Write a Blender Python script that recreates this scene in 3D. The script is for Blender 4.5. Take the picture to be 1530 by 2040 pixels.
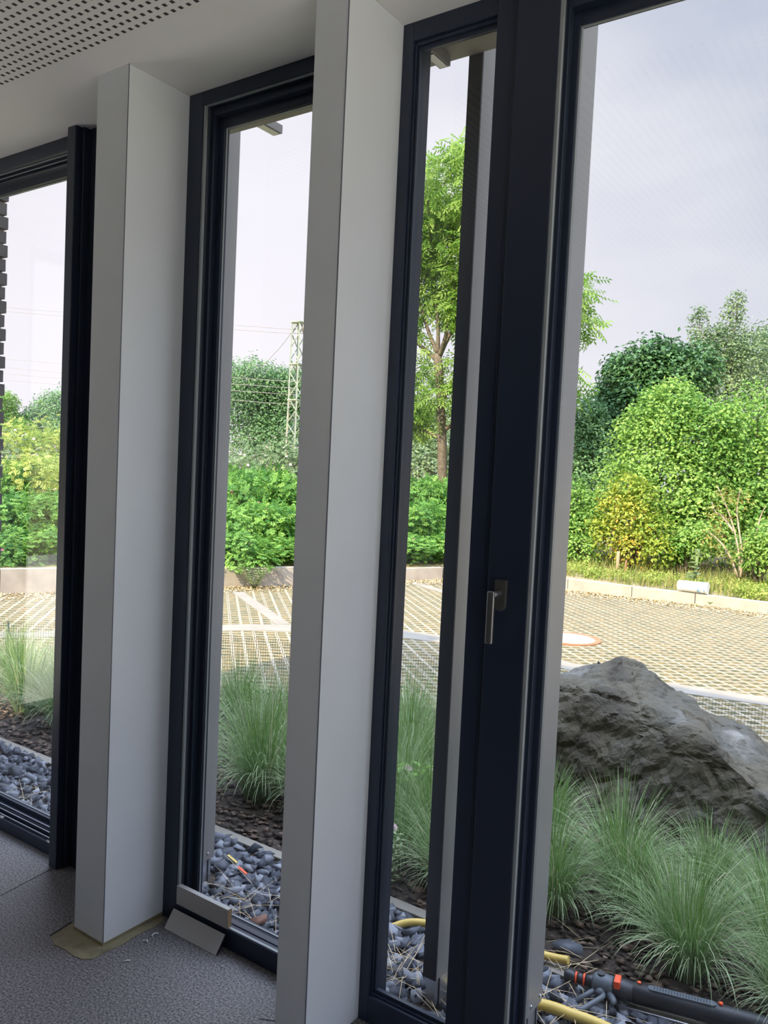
import bpy, bmesh, math, random
import numpy as np
from mathutils import Vector, Matrix, noise

for o in list(bpy.data.objects): bpy.data.objects.remove(o, do_unlink=True)
S = bpy.context.scene; COL = S.collection
R = math.radians

# ------------------------------------------------------------------ camera
F, PITCH, ROLL, YAW, EYE = 1600.0, 0.0501, 0.0467, 0.6013, 1.5837
fw = Vector((-math.sin(YAW)*math.cos(PITCH), math.cos(YAW)*math.cos(PITCH), -math.sin(PITCH)))
r0 = Vector((math.cos(YAW), math.sin(YAW), 0)); u0 = r0.cross(fw)
RT = math.cos(ROLL)*r0 + math.sin(ROLL)*u0; UP = -math.sin(ROLL)*r0 + math.cos(ROLL)*u0
CAM = Vector((0, 0, EYE))
cd = bpy.data.cameras.new('camera'); cam = bpy.data.objects.new('camera', cd); COL.objects.link(cam)
cd.sensor_fit = 'VERTICAL'; cd.sensor_height = 36; cd.lens = 36*F/2040
cd.clip_start = .02; cd.clip_end = 500
cam.matrix_world = Matrix(((RT.x, UP.x, -fw.x, 0), (RT.y, UP.y, -fw.y, 0), (RT.z, UP.z, -fw.z, EYE), (0, 0, 0, 1)))
S.camera = cam
def at(px, py, Y):
    """point of the facade-parallel plane at distance Y that lies in this direction of view"""
    d = fw + RT*(px-765)/F + UP*(1020-py)/F
    return CAM + d*(Y/d.y)
def atz(px, py, z):
    d = fw + RT*(px-765)/F + UP*(1020-py)/F
    return CAM + d*((z-EYE)/d.z)

# ------------------------------------------------------------------ light
S.view_settings.view_transform = 'Standard'; S.view_settings.look = 'None'
S.view_settings.exposure = 0.7; S.view_settings.gamma = 1; S.view_settings.use_curve_mapping = False
S.cycles.max_bounces = 10; S.cycles.diffuse_bounces = 5; S.cycles.glossy_bounces = 3
S.cycles.transparent_max_bounces = 12; S.cycles.transmission_bounces = 4
S.cycles.use_denoising = True
S.cycles.sample_clamp_indirect = 6
S.cycles.caustics_reflective = False; S.cycles.caustics_refractive = False

SKY_LOW, SKY_HIGH = .635, 4.1
W = bpy.data.worlds.new('sky'); S.world = W; W.use_nodes = True
nt = W.node_tree; nt.nodes.clear()
def N(nt, t, **k):
    n = nt.nodes.new(t)
    for a, b in k.items(): setattr(n, a, b)
    return n
out = N(nt, 'ShaderNodeOutputWorld'); bg = N(nt, 'ShaderNodeBackground'); nt.links.new(bg.outputs[0], out.inputs[0])
tc = N(nt, 'ShaderNodeTexCoord')
mp = N(nt, 'ShaderNodeMapping'); mp.inputs['Scale'].default_value = (1.6, 1.6, 4.0)
nt.links.new(tc.outputs['Generated'], mp.inputs[0])
nz = N(nt, 'ShaderNodeTexNoise'); nz.inputs['Scale'].default_value = 1.7; nz.inputs['Detail'].default_value = 6; nz.inputs['Roughness'].default_value = .5
nt.links.new(mp.outputs[0], nz.inputs[0])
rp = N(nt, 'ShaderNodeValToRGB'); rp.color_ramp.elements[0].position = .35; rp.color_ramp.elements[1].position = .68
rp.color_ramp.elements[0].color = (.56, .60, .74, 1); rp.color_ramp.elements[1].color = (.80, .81, .88, 1)
nt.links.new(nz.outputs[0], rp.inputs[0])
# the cloud layer is brighter and whiter towards the left end of the facade (thin haze there)
dt = N(nt, 'ShaderNodeVectorMath', operation='DOT_PRODUCT'); dt.inputs[1].default_value = (-.80, .58, -.10)
nt.links.new(tc.outputs['Generated'], dt.inputs[0])
mr = N(nt, 'ShaderNodeMapRange'); mr.inputs[1].default_value = .62; mr.inputs[2].default_value = .98
nt.links.new(dt.outputs['Value'], mr.inputs[0])
mx = N(nt, 'ShaderNodeMix', data_type='RGBA'); nt.links.new(mr.outputs[0], mx.inputs[0])
nt.links.new(rp.outputs[0], mx.inputs[6]); mx.inputs[7].default_value = (1.06, 1.0, 1.08, 1)
# thin overcast: the sky above about 35 degrees is several times brighter than near the horizon
sz = N(nt, 'ShaderNodeSeparateXYZ'); nt.links.new(tc.outputs['Generated'], sz.inputs[0])
ze = N(nt, 'ShaderNodeMapRange', interpolation_type='SMOOTHSTEP'); ze.inputs[1].default_value = .52; ze.inputs[2].default_value = .82
ze.inputs[3].default_value = SKY_LOW; ze.inputs[4].default_value = SKY_HIGH
nt.links.new(sz.outputs[2], ze.inputs[0]); bl_ = N(nt, 'ShaderNodeMapRange', interpolation_type='SMOOTHSTEP'); bl_.inputs[1].default_value = .52; bl_.inputs[2].default_value = .82; nt.links.new(sz.outputs[2], bl_.inputs[0])
hi = N(nt, 'ShaderNodeMix', data_type='RGBA', blend_type='MULTIPLY'); nt.links.new(bl_.outputs[0], hi.inputs[0]); nt.links.new(mx.outputs[2], hi.inputs[6]); hi.inputs[7].default_value = (.88, .98, 1.12, 1)
nt.links.new(hi.outputs[2], bg.inputs[0]); nt.links.new(ze.outputs[0], bg.inputs[1])

sun = bpy.data.lights.new('sun', 'SUN'); sun.energy = 5.2; sun.angle = R(.8); sun.color = (1, .82, .54)
so = bpy.data.objects.new('sun', sun); COL.objects.link(so)
EL = math.atan(3.8/4.77)
so.rotation_euler = Vector((0.02, math.cos(EL), -math.sin(EL))).to_track_quat('-Z', 'Y').to_euler()

# ------------------------------------------------------------------ helpers
def tag(o, label=None, cat=None, group=None, kind=None):
    if label: o['label'] = label
    if cat: o['category'] = cat
    if group: o['group'] = group
    if kind or cat: o['kind'] = kind or 'thing'
    return o
def link(name, me, parent=None, loc=None):
    o = bpy.data.objects.new(name, me); COL.objects.link(o)
    if parent: o.parent = parent
    if loc is not None: o.location = loc
    return o
def empty(name, loc=(0, 0, 0), rz=0):
    o = bpy.data.objects.new(name, None); COL.objects.link(o); o.location = loc; o.rotation_euler = (0, 0, rz); o.empty_display_size = .05
    return o
class MB:
    """collects shapes of one mesh"""
    def __init__(s): s.v = []; s.f = []; s.sm = []
    def add(s, v, f, smooth=False):
        k = len(s.v); s.v += [tuple(p) for p in v]; s.f += [tuple(i+k for i in q) for q in f]; s.sm += [smooth]*len(f); return s
    def box(s, x0, x1, y0, y1, z0, z1):
        v = [(x, y, z) for z in (z0, z1) for y in (y0, y1) for x in (x0, x1)]
        return s.add(v, [(0, 2, 3, 1), (4, 5, 7, 6), (0, 1, 5, 4), (2, 6, 7, 3), (0, 4, 6, 2), (1, 3, 7, 5)])
    def obox(s, c, ax, ay, az):
        c, ax, ay, az = map(Vector, (c, ax, ay, az))
        v = [c+ax*i+ay*j+az*k for k in (-1, 1) for j in (-1, 1) for i in (-1, 1)]
        return s.add(v, [(0, 2, 3, 1), (4, 5, 7, 6), (0, 1, 5, 4), (2, 6, 7, 3), (0, 4, 6, 2), (1, 3, 7, 5)])
    def bar(s, a, b, w, h=None, up=(0, 0, 1)):
        a, b = Vector(a), Vector(b); d = (b-a)
        if d.length < 1e-6: return s
        n = d.normalized(); x = n.cross(Vector(up))
        if x.length < 1e-3: x = n.cross(Vector((0, 1, 0)))
        x.normalize(); y = n.cross(x); return s.obox((a+b)/2, d/2, x*w/2, y*(h or w)/2)
    def tube(s, pts, rad, n=8, cap=True, smooth=True):
        pts = [Vector(p) for p in pts]; m = len(pts)
        if not hasattr(rad, '__len__'): rad = [rad]*m
        vs = []; x = None
        for i, p in enumerate(pts):
            t = (pts[min(i+1, m-1)]-pts[max(i-1, 0)]).normalized()
            if x is None:
                x = t.cross(Vector((0, 0, 1)))
                if x.length < .05: x = t.cross(Vector((1, 0, 0)))
            x = (x - t*x.dot(t)).normalized(); y = t.cross(x)
            vs += [p + (x*math.cos(2*math.pi*k/n)+y*math.sin(2*math.pi*k/n))*rad[i] for k in range(n)]
        fs = [(i*n+k, i*n+(k+1) % n, (i+1)*n+(k+1) % n, (i+1)*n+k) for i in range(m-1) for k in range(n)]
        s.add(vs, fs, smooth)
        if cap:
            k = len(s.v)-m*n
            s.f += [tuple(k+i for i in range(n))[::-1], tuple(k+(m-1)*n+i for i in range(n))]; s.sm += [False]*2
        return s
    def ring(s, x0, x1, z0, z1, y0, y1, l, r, b, t):
        """rectangular picture-frame ring in the facade plane"""
        s.box(x0, x0+l, y0, y1, z0, z1); s.box(x1-r, x1, y0, y1, z0, z1)
        s.box(x0+l, x1-r, y0, y1, z0, z0+b); s.box(x0+l, x1-r, y0, y1, z1-t, z1); return s
    def prism(s, poly, z0, z1):
        n = len(poly)
        return s.add([(x, y, z0) for x, y in poly]+[(x, y, z1) for x, y in poly],
                     [tuple(range(n))[::-1], tuple(range(n, 2*n))]+[(i, (i+1) % n, n+(i+1) % n, n+i) for i in range(n)])
    def build(s, name, m, parent=None, loc=None, bevel=0):
        me = bpy.data.meshes.new(name); me.from_pydata(s.v, [], s.f); me.update()
        me.polygons.foreach_set('use_smooth', s.sm)
        if m: me.materials.append(m)
        o = link(name, me, parent, loc)
        if bevel:
            b = o.modifiers.new('bevel', 'BEVEL'); b.width = bevel; b.segments = 2; b.limit_method = 'ANGLE'
        return o
def np_mesh(name, V, T, mats, rnd=None, mi=None, smooth=False):
    """triangle or quad mesh straight from arrays"""
    me = bpy.data.meshes.new(name); V = np.asarray(V, np.float32); T = np.asarray(T, np.int32); k = T.shape[1]
    me.vertices.add(len(V)); me.vertices.foreach_set('co', V.ravel())
    me.loops.add(T.size); me.loops.foreach_set('vertex_index', T.ravel())
    me.polygons.add(len(T)); me.polygons.foreach_set('loop_start', np.arange(0, T.size, k, dtype=np.int32))
    for m in (mats if isinstance(mats, (list, tuple)) else [mats]): me.materials.append(m)
    if mi is not None: me.polygons.foreach_set('material_index', np.asarray(mi, np.int32))
    if rnd is not None:
        a = me.attributes.new('rnd', 'FLOAT', 'FACE'); a.data.foreach_set('value', np.asarray(rnd, np.float32))
    me.update(calc_edges=True)
    if smooth: me.polygons.foreach_set('use_smooth', [True]*len(T))
    return me

# ------------------------------------------------------------------ materials
def mat(name, col=(.5, .5, .5), rough=.6, metal=0, spec=.5):
    m = bpy.data.materials.new(name); m.use_nodes = True; b = m.node_tree.nodes['Principled BSDF']
    b.inputs['Base Color'].default_value = (*col, 1); b.inputs['Roughness'].default_value = rough
    b.inputs['Metallic'].default_value = metal; b.inputs['Specular IOR Level'].default_value = spec
    return m
def nmat(name, cols, scale=5, rough=.8, detail=6, bump=0, bscale=None, pos=(.3, .7), stretch=(1, 1, 1), dist=0, metal=0, bdist=.01):
    """base colour from a noise ramp, optional bump"""
    m = mat(name, cols[0], rough, metal); t = m.node_tree; b = t.nodes['Principled BSDF']
    tc = N(t, 'ShaderNodeTexCoord'); mp = N(t, 'ShaderNodeMapping'); mp.inputs['Scale'].default_value = stretch
    t.links.new(tc.outputs['Object'], mp.inputs[0])
    n = N(t, 'ShaderNodeTexNoise'); n.inputs['Scale'].default_value = scale; n.inputs['Detail'].default_value = detail; n.inputs['Distortion'].default_value = dist
    t.links.new(mp.outputs[0], n.inputs[0]); r = N(t, 'ShaderNodeValToRGB'); t.links.new(n.outputs[0], r.inputs[0])
    e = r.color_ramp.elements; e[0].position, e[1].position = pos
    e[0].color = (*cols[0], 1); e[1].color = (*cols[-1], 1)
    for i, c in enumerate(cols[1:-1]):
        q = e.new(pos[0]+(pos[1]-pos[0])*(i+1)/(len(cols)-1)); q.color = (*c, 1)
    t.links.new(r.outputs[0], b.inputs['Base Color'])
    if bump:
        n2 = N(t, 'ShaderNodeTexNoise'); n2.inputs['Scale'].default_value = bscale or scale*4; n2.inputs['Detail'].default_value = 5
        t.links.new(mp.outputs[0], n2.inputs[0]); bp = N(t, 'ShaderNodeBump'); bp.inputs['Strength'].default_value = bump; bp.inputs['Distance'].default_value = bdist
        t.links.new(n2.outputs[0], bp.inputs['Height']); t.links.new(bp.outputs[0], b.inputs['Normal'])
    return m
def leafmat(name, c0, c1, c2=None, trans=.35, rough=.5):
    m = bpy.data.materials.new(name); m.use_nodes = True; t = m.node_tree; t.nodes.clear()
    o = N(t, 'ShaderNodeOutputMaterial'); a = N(t, 'ShaderNodeAttribute', attribute_name='rnd')
    oi = N(t, 'ShaderNodeObjectInfo'); ad = N(t, 'ShaderNodeMath', operation='MULTIPLY_ADD')
    ad.inputs[1].default_value = .16; t.links.new(oi.outputs['Random'], ad.inputs[0]); t.links.new(a.outputs['Fac'], ad.inputs[2])
    sb = N(t, 'ShaderNodeMath', operation='SUBTRACT'); sb.inputs[1].default_value = .08; t.links.new(ad.outputs[0], sb.inputs[0])
    r = N(t, 'ShaderNodeValToRGB'); e = r.color_ramp.elements; e[0].position = 0.05; e[1].position = .9 if c2 else 1
    e[0].color = (*c0, 1); e[1].color = (*c1, 1)
    if c2: q = e.new(.97); q.color = (*c2, 1)
    t.links.new(sb.outputs[0], r.inputs[0])
    d = N(t, 'ShaderNodeBsdfPrincipled'); d.inputs['Roughness'].default_value = rough; d.inputs['Specular IOR Level'].default_value = .3
    tr = N(t, 'ShaderNodeBsdfTranslucent'); ms = N(t, 'ShaderNodeMixShader'); ms.inputs[0].default_value = trans
    t.links.new(r.outputs[0], d.inputs['Base Color']); t.links.new(r.outputs[0], tr.inputs[0])
    t.links.new(d.outputs[0], ms.inputs[1]); t.links.new(tr.outputs[0], ms.inputs[2]); t.links.new(ms.outputs[0], o.inputs[0])
    return m
def plain_attr(name, c0, c1, rough=.8, mid=None):
    m = mat(name, c0, rough); t = m.node_tree; a = N(t, 'ShaderNodeAttribute', attribute_name='rnd'); r = N(t, 'ShaderNodeValToRGB')
    e = r.color_ramp.elements; e[0].color = (*c0, 1); e[1].color = (*c1, 1)
    if mid: q = e.new(.6); q.color = (*mid, 1)
    t.links.new(a.outputs['Fac'], r.inputs[0]); t.links.new(r.outputs[0], t.nodes['Principled BSDF'].inputs['Base Color']); return m

M = {}
M['wall'] = nmat('white painted plaster', [(.77, .81, .85), (.81, .85, .89)], 3, .75, bump=.15, bscale=220, bdist=.001)
M['backwall'] = mat('dark wood veneer wall', (.10, .085, .07), .6)
M['ceiling'] = mat('white ceiling paint', (.90, .88, .86), .85)
M['frame'] = mat('anthracite coated aluminium', (.021, .030, .056), .38, spec=.45)
M['frame2'] = mat('dark rubber and aluminium bead', (.026, .036, .062), .3, spec=.5)
M['gasket'] = mat('light grey seal', (.33, .36, .37), .5)
M['gasket2'] = mat('grey aluminium rib', (.13, .15, .19), .4)
M['steel'] = mat('brushed steel', (.42, .42, .44), .32, .9)
M['fin'] = nmat('grey galvanised coated sheet', [(.25, .245, .24), (.30, .29, .285)], 2.2, .42, bump=.05, bscale=90, bdist=.001)
M['findark'] = nmat('dark sheet for fin shade and ribs', [(.03, .032, .042), (.045, .047, .056)], 3, .5)  # carries the shade of the fins' inner side; bracket ribs use it too
M['bolt'] = mat('bright zinc bolt', (.6, .6, .62), .3, .8)
M['soffit'] = nmat('soffit board', [(.36, .33, .27), (.42, .39, .33)], 6, .7)
M['brick'] = mat('grey clinker brick', (.1, .09, .09), .85)
M['concrete'] = nmat('pale concrete', [(.46, .42, .36), (.56, .51, .45)], 3, .9, bump=.3, bscale=60, bdist=.003)
M['bounce'] = nmat('pale bounce slabs', [(.70, .66, .58), (.80, .76, .68)], 3, .8)
M['band'] = nmat('concrete band stone', [(.235, .21, .175), (.28, .255, .215)], 4, .9, bump=.2, bscale=80, bdist=.002)
M['walls_c'] = nmat('grey cast concrete', [(.36, .32, .29), (.48, .44, .40)], 5, .9, bump=.3, bscale=50, bdist=.004)
M['soil'] = nmat('dark mulch soil', [(.035, .026, .02), (.09, .065, .05)], 22, .95, bump=.9, bscale=70, bdist=.02)
M['soil2'] = nmat('dry sandy soil with moss', [(.22, .17, .09), (.34, .27, .16), (.20, .24, .07)], 2.5, .95, bump=.8, bscale=30, bdist=.03)
M['hose'] = nmat('yellow hose rubber', [(.62, .43, .09), (.72, .52, .14)], 12, .45)
M['black'] = mat('black plastic', (.022, .024, .03), .42)
M['greyplastic'] = mat('slate grey plastic', (.085, .10, .12), .5)
M['orange'] = mat('orange red plastic', (.85, .10, .03), .4)
M['bark'] = nmat('grey bark', [(.10, .08, .06), (.19, .16, .13)], 14, .9, bump=.6, bscale=40, bdist=.01)
M['twig'] = nmat('pale dead wood', [(.34, .27, .20), (.48, .40, .32)], 10, .9)
M['wood'] = nmat('weathered wood', [(.32, .23, .14), (.42, .31, .20)], 12, .9, stretch=(1, 1, .2))
M['mdf'] = mat('raw fibreboard', (.42, .28, .16), .8)
M['board'] = mat('white laminate', (.52, .50, .475), .5)
M['dirty'] = nmat('old ochre adhesive', [(.16, .135, .075), (.30, .26, .16), (.22, .19, .12)], 11, .55, bump=.3, bscale=40, bdist=.002)
M['wire'] = mat('dark green coated wire', (.02, .028, .025), .6)
M['cable'] = mat('weathered cable', (.30, .28, .30), .6)
M['mast'] = nmat('pale green painted steel', [(.25, .31, .26), (.40, .46, .41)], 4, .6)
M['white'] = mat('white plastic', (.82, .82, .82), .5)
M['blueprint'] = nmat('blue print', [(.10, .32, .62), (.75, .80, .85)], 9, .5, pos=(.42, .56))
M['iron'] = nmat('rusty cast iron', [(.30, .12, .06), (.42, .19, .10)], 12, .8)
M['lidstone'] = nmat('cover concrete', [(.36, .31, .26), (.42, .36, .30)], 8, .9)
M['straw'] = plain_attr('dry straw', (.50, .36, .18), (.72, .58, .36))
M['stone'] = plain_attr('blue grey crushed stone', (.035, .04, .052), (.31, .32, .355), .7, (.11, .12, .145))
M['mulch'] = plain_attr('bark mulch chips', (.035, .024, .018), (.26, .18, .13), .9, (.10, .065, .048))
M['blade'] = leafmat('fountain grass blade', (.14, .27, .055), (.46, .56, .33), (.62, .56, .40), trans=.3)
M['blade2'] = leafmat('green and dry short grass', (.15, .24, .05), (.50, .42, .18), trans=.3)  # tone varies at random from green to dry tan
M['rose'] = leafmat('rose foliage', (0.05, 0.19, 0.03), (0.36, 0.62, 0.13), trans=.35)
M['yrose'] = leafmat('yellow green foliage', (0.2, 0.33, 0.04), (0.6, 0.66, 0.18), trans=.35)
M['grey'] = leafmat('grey green foliage', (0.09, 0.17, 0.07), (0.36, 0.47, 0.25), trans=.3)
M['dark'] = leafmat('dark green foliage', (0.03, 0.1, 0.03), (0.16, 0.32, 0.13), trans=.25, rough=.35)
M['far'] = leafmat('distant green foliage', (0.06, 0.15, 0.06), (0.24, 0.42, 0.18), trans=.25)
M['lime'] = leafmat('lime green foliage', (.12, .27, .03), (.42, .60, .16), trans=.45)
M['mid'] = leafmat('fresh green foliage', (0.09, 0.24, 0.035), (0.42, 0.62, 0.16), trans=.35)
M['orangeleaf'] = leafmat('yellow and orange foliage', (.17, .32, .04), (.50, .50, .08), (.72, .30, .05), trans=.35)
M['brownleaf'] = leafmat('browning foliage', (.20, .26, .05), (.40, .24, .08), trans=.3)
M['silver'] = leafmat('silvery foliage', (.24, .34, .14), (.56, .64, .40), trans=.3)
M['pink'] = leafmat('pink petals', (.62, .10, .28), (.75, .25, .45), trans=.3)
M['palepink'] = leafmat('pale pink blossom', (.62, .42, .42), (.78, .66, .62), trans=.3)

def glassmat():
    m = bpy.data.materials.new('window glass'); m.use_nodes = True; t = m.node_tree; t.nodes.clear()
    o = N(t, 'ShaderNodeOutputMaterial'); lw = N(t, 'ShaderNodeLayerWeight'); lw.inputs[0].default_value = .5; pw = N(t, 'ShaderNodeMath', operation='POWER'); pw.inputs[1].default_value = 5; fr = N(t, 'ShaderNodeMath', operation='MULTIPLY_ADD'); fr.inputs[1].default_value = .90; fr.inputs[2].default_value = .022
    t.links.new(lw.outputs['Facing'], pw.inputs[0]); t.links.new(pw.outputs[0], fr.inputs[0])
    tr = N(t, 'ShaderNodeBsdfTransparent'); tr.inputs[0].default_value = (.975, .985, .98, 1)
    g = N(t, 'ShaderNodeBsdfGlossy'); g.inputs['Roughness'].default_value = .0; g.inputs[0].default_value = (1, 1, 1, 1)
    ms = N(t, 'ShaderNodeMixShader'); t.links.new(fr.outputs[0], ms.inputs[0]); t.links.new(tr.outputs[0], ms.inputs[1]); t.links.new(g.outputs[0], ms.inputs[2])
    t.links.new(ms.outputs[0], o.inputs[0]); return m
M['glass'] = glassmat()

# floor: speckled grey brown stone-chip covering
def floormat():
    m = mat('speckled floor covering', (.2, .19, .19), .55); t = m.node_tree; b = t.nodes['Principled BSDF']
    tc = N(t, 'ShaderNodeTexCoord'); n = N(t, 'ShaderNodeTexNoise'); n.inputs['Scale'].default_value = 150; n.inputs['Detail'].default_value = 3; n.inputs['Roughness'].default_value = .7
    t.links.new(tc.outputs['Object'], n.inputs[0]); r = N(t, 'ShaderNodeValToRGB'); e = r.color_ramp.elements
    e[0].position = .38; e[0].color = (.055, .05, .053, 1); e[1].position = .66; e[1].color = (.37, .345, .35, 1)
    q = e.new(.5); q.color = (.19, .175, .175, 1); t.links.new(n.outputs[0], r.inputs[0])
    n2 = N(t, 'ShaderNodeTexNoise'); n2.inputs['Scale'].default_value = 3; n2.inputs['Detail'].default_value = 4; t.links.new(tc.outputs['Object'], n2.inputs[0])
    mr = N(t, 'ShaderNodeMapRange'); mr.inputs[3].default_value = .8; mr.inputs[4].default_value = 1.15; t.links.new(n2.outputs[0], mr.inputs[0])
    mm = N(t, 'ShaderNodeVectorMath', operation='SCALE'); t.links.new(r.outputs[0], mm.inputs[0]); t.links.new(mr.outputs[0], mm.inputs['Scale'])
    t.links.new(mm.outputs[0], b.inputs['Base Color'])
    bp = N(t, 'ShaderNodeBump'); bp.inputs['Strength'].default_value = .35; bp.inputs['Distance'].default_value = .002
    t.links.new(n.outputs[0], bp.inputs['Height']); t.links.new(bp.outputs[0], b.inputs['Normal']); return m
M['floor'] = floormat()

def perfmat():
    m = mat('perforated ceiling board', (.74, .72, .70), .85); t = m.node_tree; b = t.nodes['Principled BSDF']
    tc = N(t, 'ShaderNodeTexCoord'); mp = N(t, 'ShaderNodeMapping'); mp.inputs['Scale'].default_value = (1/.03, 1/.03, 0); t.links.new(tc.outputs['Object'], mp.inputs[0])
    fr = N(t, 'ShaderNodeVectorMath', operation='FRACTION'); t.links.new(mp.outputs[0], fr.inputs[0])
    sx = N(t, 'ShaderNodeSeparateXYZ'); t.links.new(fr.outputs[0], sx.inputs[0]); prev = None
    for ax in (0, 1):
        a = N(t, 'ShaderNodeMath', operation='SUBTRACT'); a.inputs[1].default_value = .5; t.links.new(sx.outputs[ax], a.inputs[0])
        c = N(t, 'ShaderNodeMath', operation='ABSOLUTE'); t.links.new(a.outputs[0], c.inputs[0])
        d = N(t, 'ShaderNodeMath', operation='LESS_THAN'); d.inputs[1].default_value = .21; t.links.new(c.outputs[0], d.inputs[0])
        if prev: e = N(t, 'ShaderNodeMath', operation='MULTIPLY'); t.links.new(prev.outputs[0], e.inputs[0]); t.links.new(d.outputs[0], e.inputs[1]); prev = e
        else: prev = d
    x = N(t, 'ShaderNodeMix', data_type='RGBA'); t.links.new(prev.outputs[0], x.inputs[0]); x.inputs[6].default_value = (.90, .87, .85, 1); x.inputs[7].default_value = (.035, .03, .03, 1)
    t.links.new(x.outputs[2], b.inputs['Base Color']); return m
M['perf'] = perfmat()

def pavermat(name, ang, off=(0, 0)):
    """turf paving stones: concrete lattice with rhombic cells of dry grass, joints between stones"""
    m = mat(name, (.5, .45, .4), .9); t = m.node_tree; b = t.nodes['Principled BSDF']
    tc = N(t, 'ShaderNodeTexCoord'); mp = N(t, 'ShaderNodeMapping'); mp.inputs['Rotation'].default_value = (0, 0, ang); mp.inputs['Location'].default_value = (*off, 0)
    t.links.new(tc.outputs['Object'], mp.inputs[0])
    wn = N(t, 'ShaderNodeTexNoise'); wn.inputs['Scale'].default_value = 9; wn.inputs['Detail'].default_value = 3; t.links.new(mp.outputs[0], wn.inputs[0])
    wv = N(t, 'ShaderNodeVectorMath', operation='MULTIPLY_ADD'); wv.inputs[1].default_value = (.018, .018, 0); t.links.new(wn.outputs['Color'], wv.inputs[0]); t.links.new(mp.outputs[0], wv.inputs[2])
    sx = N(t, 'ShaderNodeSeparateXYZ'); t.links.new(wv.outputs[0], sx.inputs[0])
    def ma(op, a, bb, c=None):
        n = N(t, 'ShaderNodeMath', operation=op)
        for i, q in enumerate((a, bb, c)):
            if q is None: continue
            if hasattr(q, 'outputs'): t.links.new(q.outputs[0], n.inputs[i])
            elif hasattr(q, 'is_output'): t.links.new(q, n.inputs[i])
            else: n.inputs[i].default_value = q
        return n
    PX, PY = .172, .148
    u = ma('DIVIDE', sx.outputs[0], PX, None); v = ma('DIVIDE', sx.outputs[1], PY, None)
    a = ma('ADD', u, v, None); c = ma('SUBTRACT', u, v, None)
    def tri(x): return ma('ABSOLUTE', ma('SUBTRACT', ma('FRACT', x, None), .5, None), None)
    ta, tb = tri(a), tri(c)                       # 0 in the middle of a cell, .5 on its rim
    mxx = ma('MAXIMUM', ta, tb, None)
    hole = N(t, 'ShaderNodeMapRange'); hole.inputs[1].default_value = .372; hole.inputs[2].default_value = .345; t.links.new(mxx.outputs[0], hole.inputs[0])
    n2 = N(t, 'ShaderNodeTexNoise'); n2.inputs['Scale'].default_value = 2.2; n2.inputs['Detail'].default_value = 5; t.links.new(mp.outputs[0], n2.inputs[0])
    r1 = N(t, 'ShaderNodeValToRGB'); e = r1.color_ramp.elements; e[0].position = .35; e[0].color = (.29, .25, .175, 1); e[1].position = .65; e[1].color = (.36, .312, .225, 1); t.links.new(n2.outputs[0], r1.inputs[0])
    n3 = N(t, 'ShaderNodeTexNoise'); n3.inputs['Scale'].default_value = 14; n3.inputs['Detail'].default_value = 6; t.links.new(mp.outputs[0], n3.inputs[0])
    r2 = N(t, 'ShaderNodeValToRGB'); e = r2.color_ramp.elements; e[0].position = .38; e[0].color = (.07, .07, .03, 1); e[1].position = .66; e[1].color = (.20, .14, .05, 1); t.links.new(n3.outputs[0], r2.inputs[0])
    x = N(t, 'ShaderNodeMix', data_type='RGBA'); t.links.new(hole.outputs[0], x.inputs[0]); t.links.new(r1.outputs[0], x.inputs[6]); t.links.new(r2.outputs[0], x.inputs[7])
    # joints between the stones: along every second rim line
    j1 = tri(ma('MULTIPLY', a, .5, None)); j = N(t, 'ShaderNodeMapRange'); j.inputs[1].default_value = .475; j.inputs[2].default_value = .49; t.links.new(j1.outputs[0], j.inputs[0])
    x2 = N(t, 'ShaderNodeMix', data_type='RGBA'); t.links.new(j.outputs[0], x2.inputs[0]); t.links.new(x.outputs[2], x2.inputs[6]); x2.inputs[7].default_value = (.13, .10, .06, 1)
    t.links.new(x2.outputs[2], b.inputs['Base Color'])
    h = ma('SUBTRACT', ma('MULTIPLY', n3, .25, None), hole, None)
    bp = N(t, 'ShaderNodeBump'); bp.inputs['Strength'].default_value = .8; bp.inputs['Distance'].default_value = .02; t.links.new(h.outputs[0], bp.inputs['Height']); t.links.new(bp.outputs[0], b.inputs['Normal'])
    return m
M['pave'] = pavermat('turf paving stones', .05)

def rockmat():
    m = nmat('dark slaty boulder rock', [(.045, .037, .023), (.095, .081, .052), (.095, .088, .07), (.27, .25, .22)], 3.4, .8, detail=9, pos=(.32, .78), dist=.6)
    t = m.node_tree; b = t.nodes['Principled BSDF']
    tc = N(t, 'ShaderNodeTexCoord'); n = N(t, 'ShaderNodeTexNoise'); n.inputs['Scale'].default_value = 16; n.inputs['Detail'].default_value = 9; n.inputs['Distortion'].default_value = 1.2
    t.links.new(tc.outputs['Object'], n.inputs[0]); bp = N(t, 'ShaderNodeBump'); bp.inputs['Strength'].default_value = .8; bp.inputs['Distance'].default_value = .03
    t.links.new(n.outputs[0], bp.inputs['Height']); t.links.new(bp.outputs[0], b.inputs['Normal']); return m
M['rock'] = rockmat()

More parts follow.
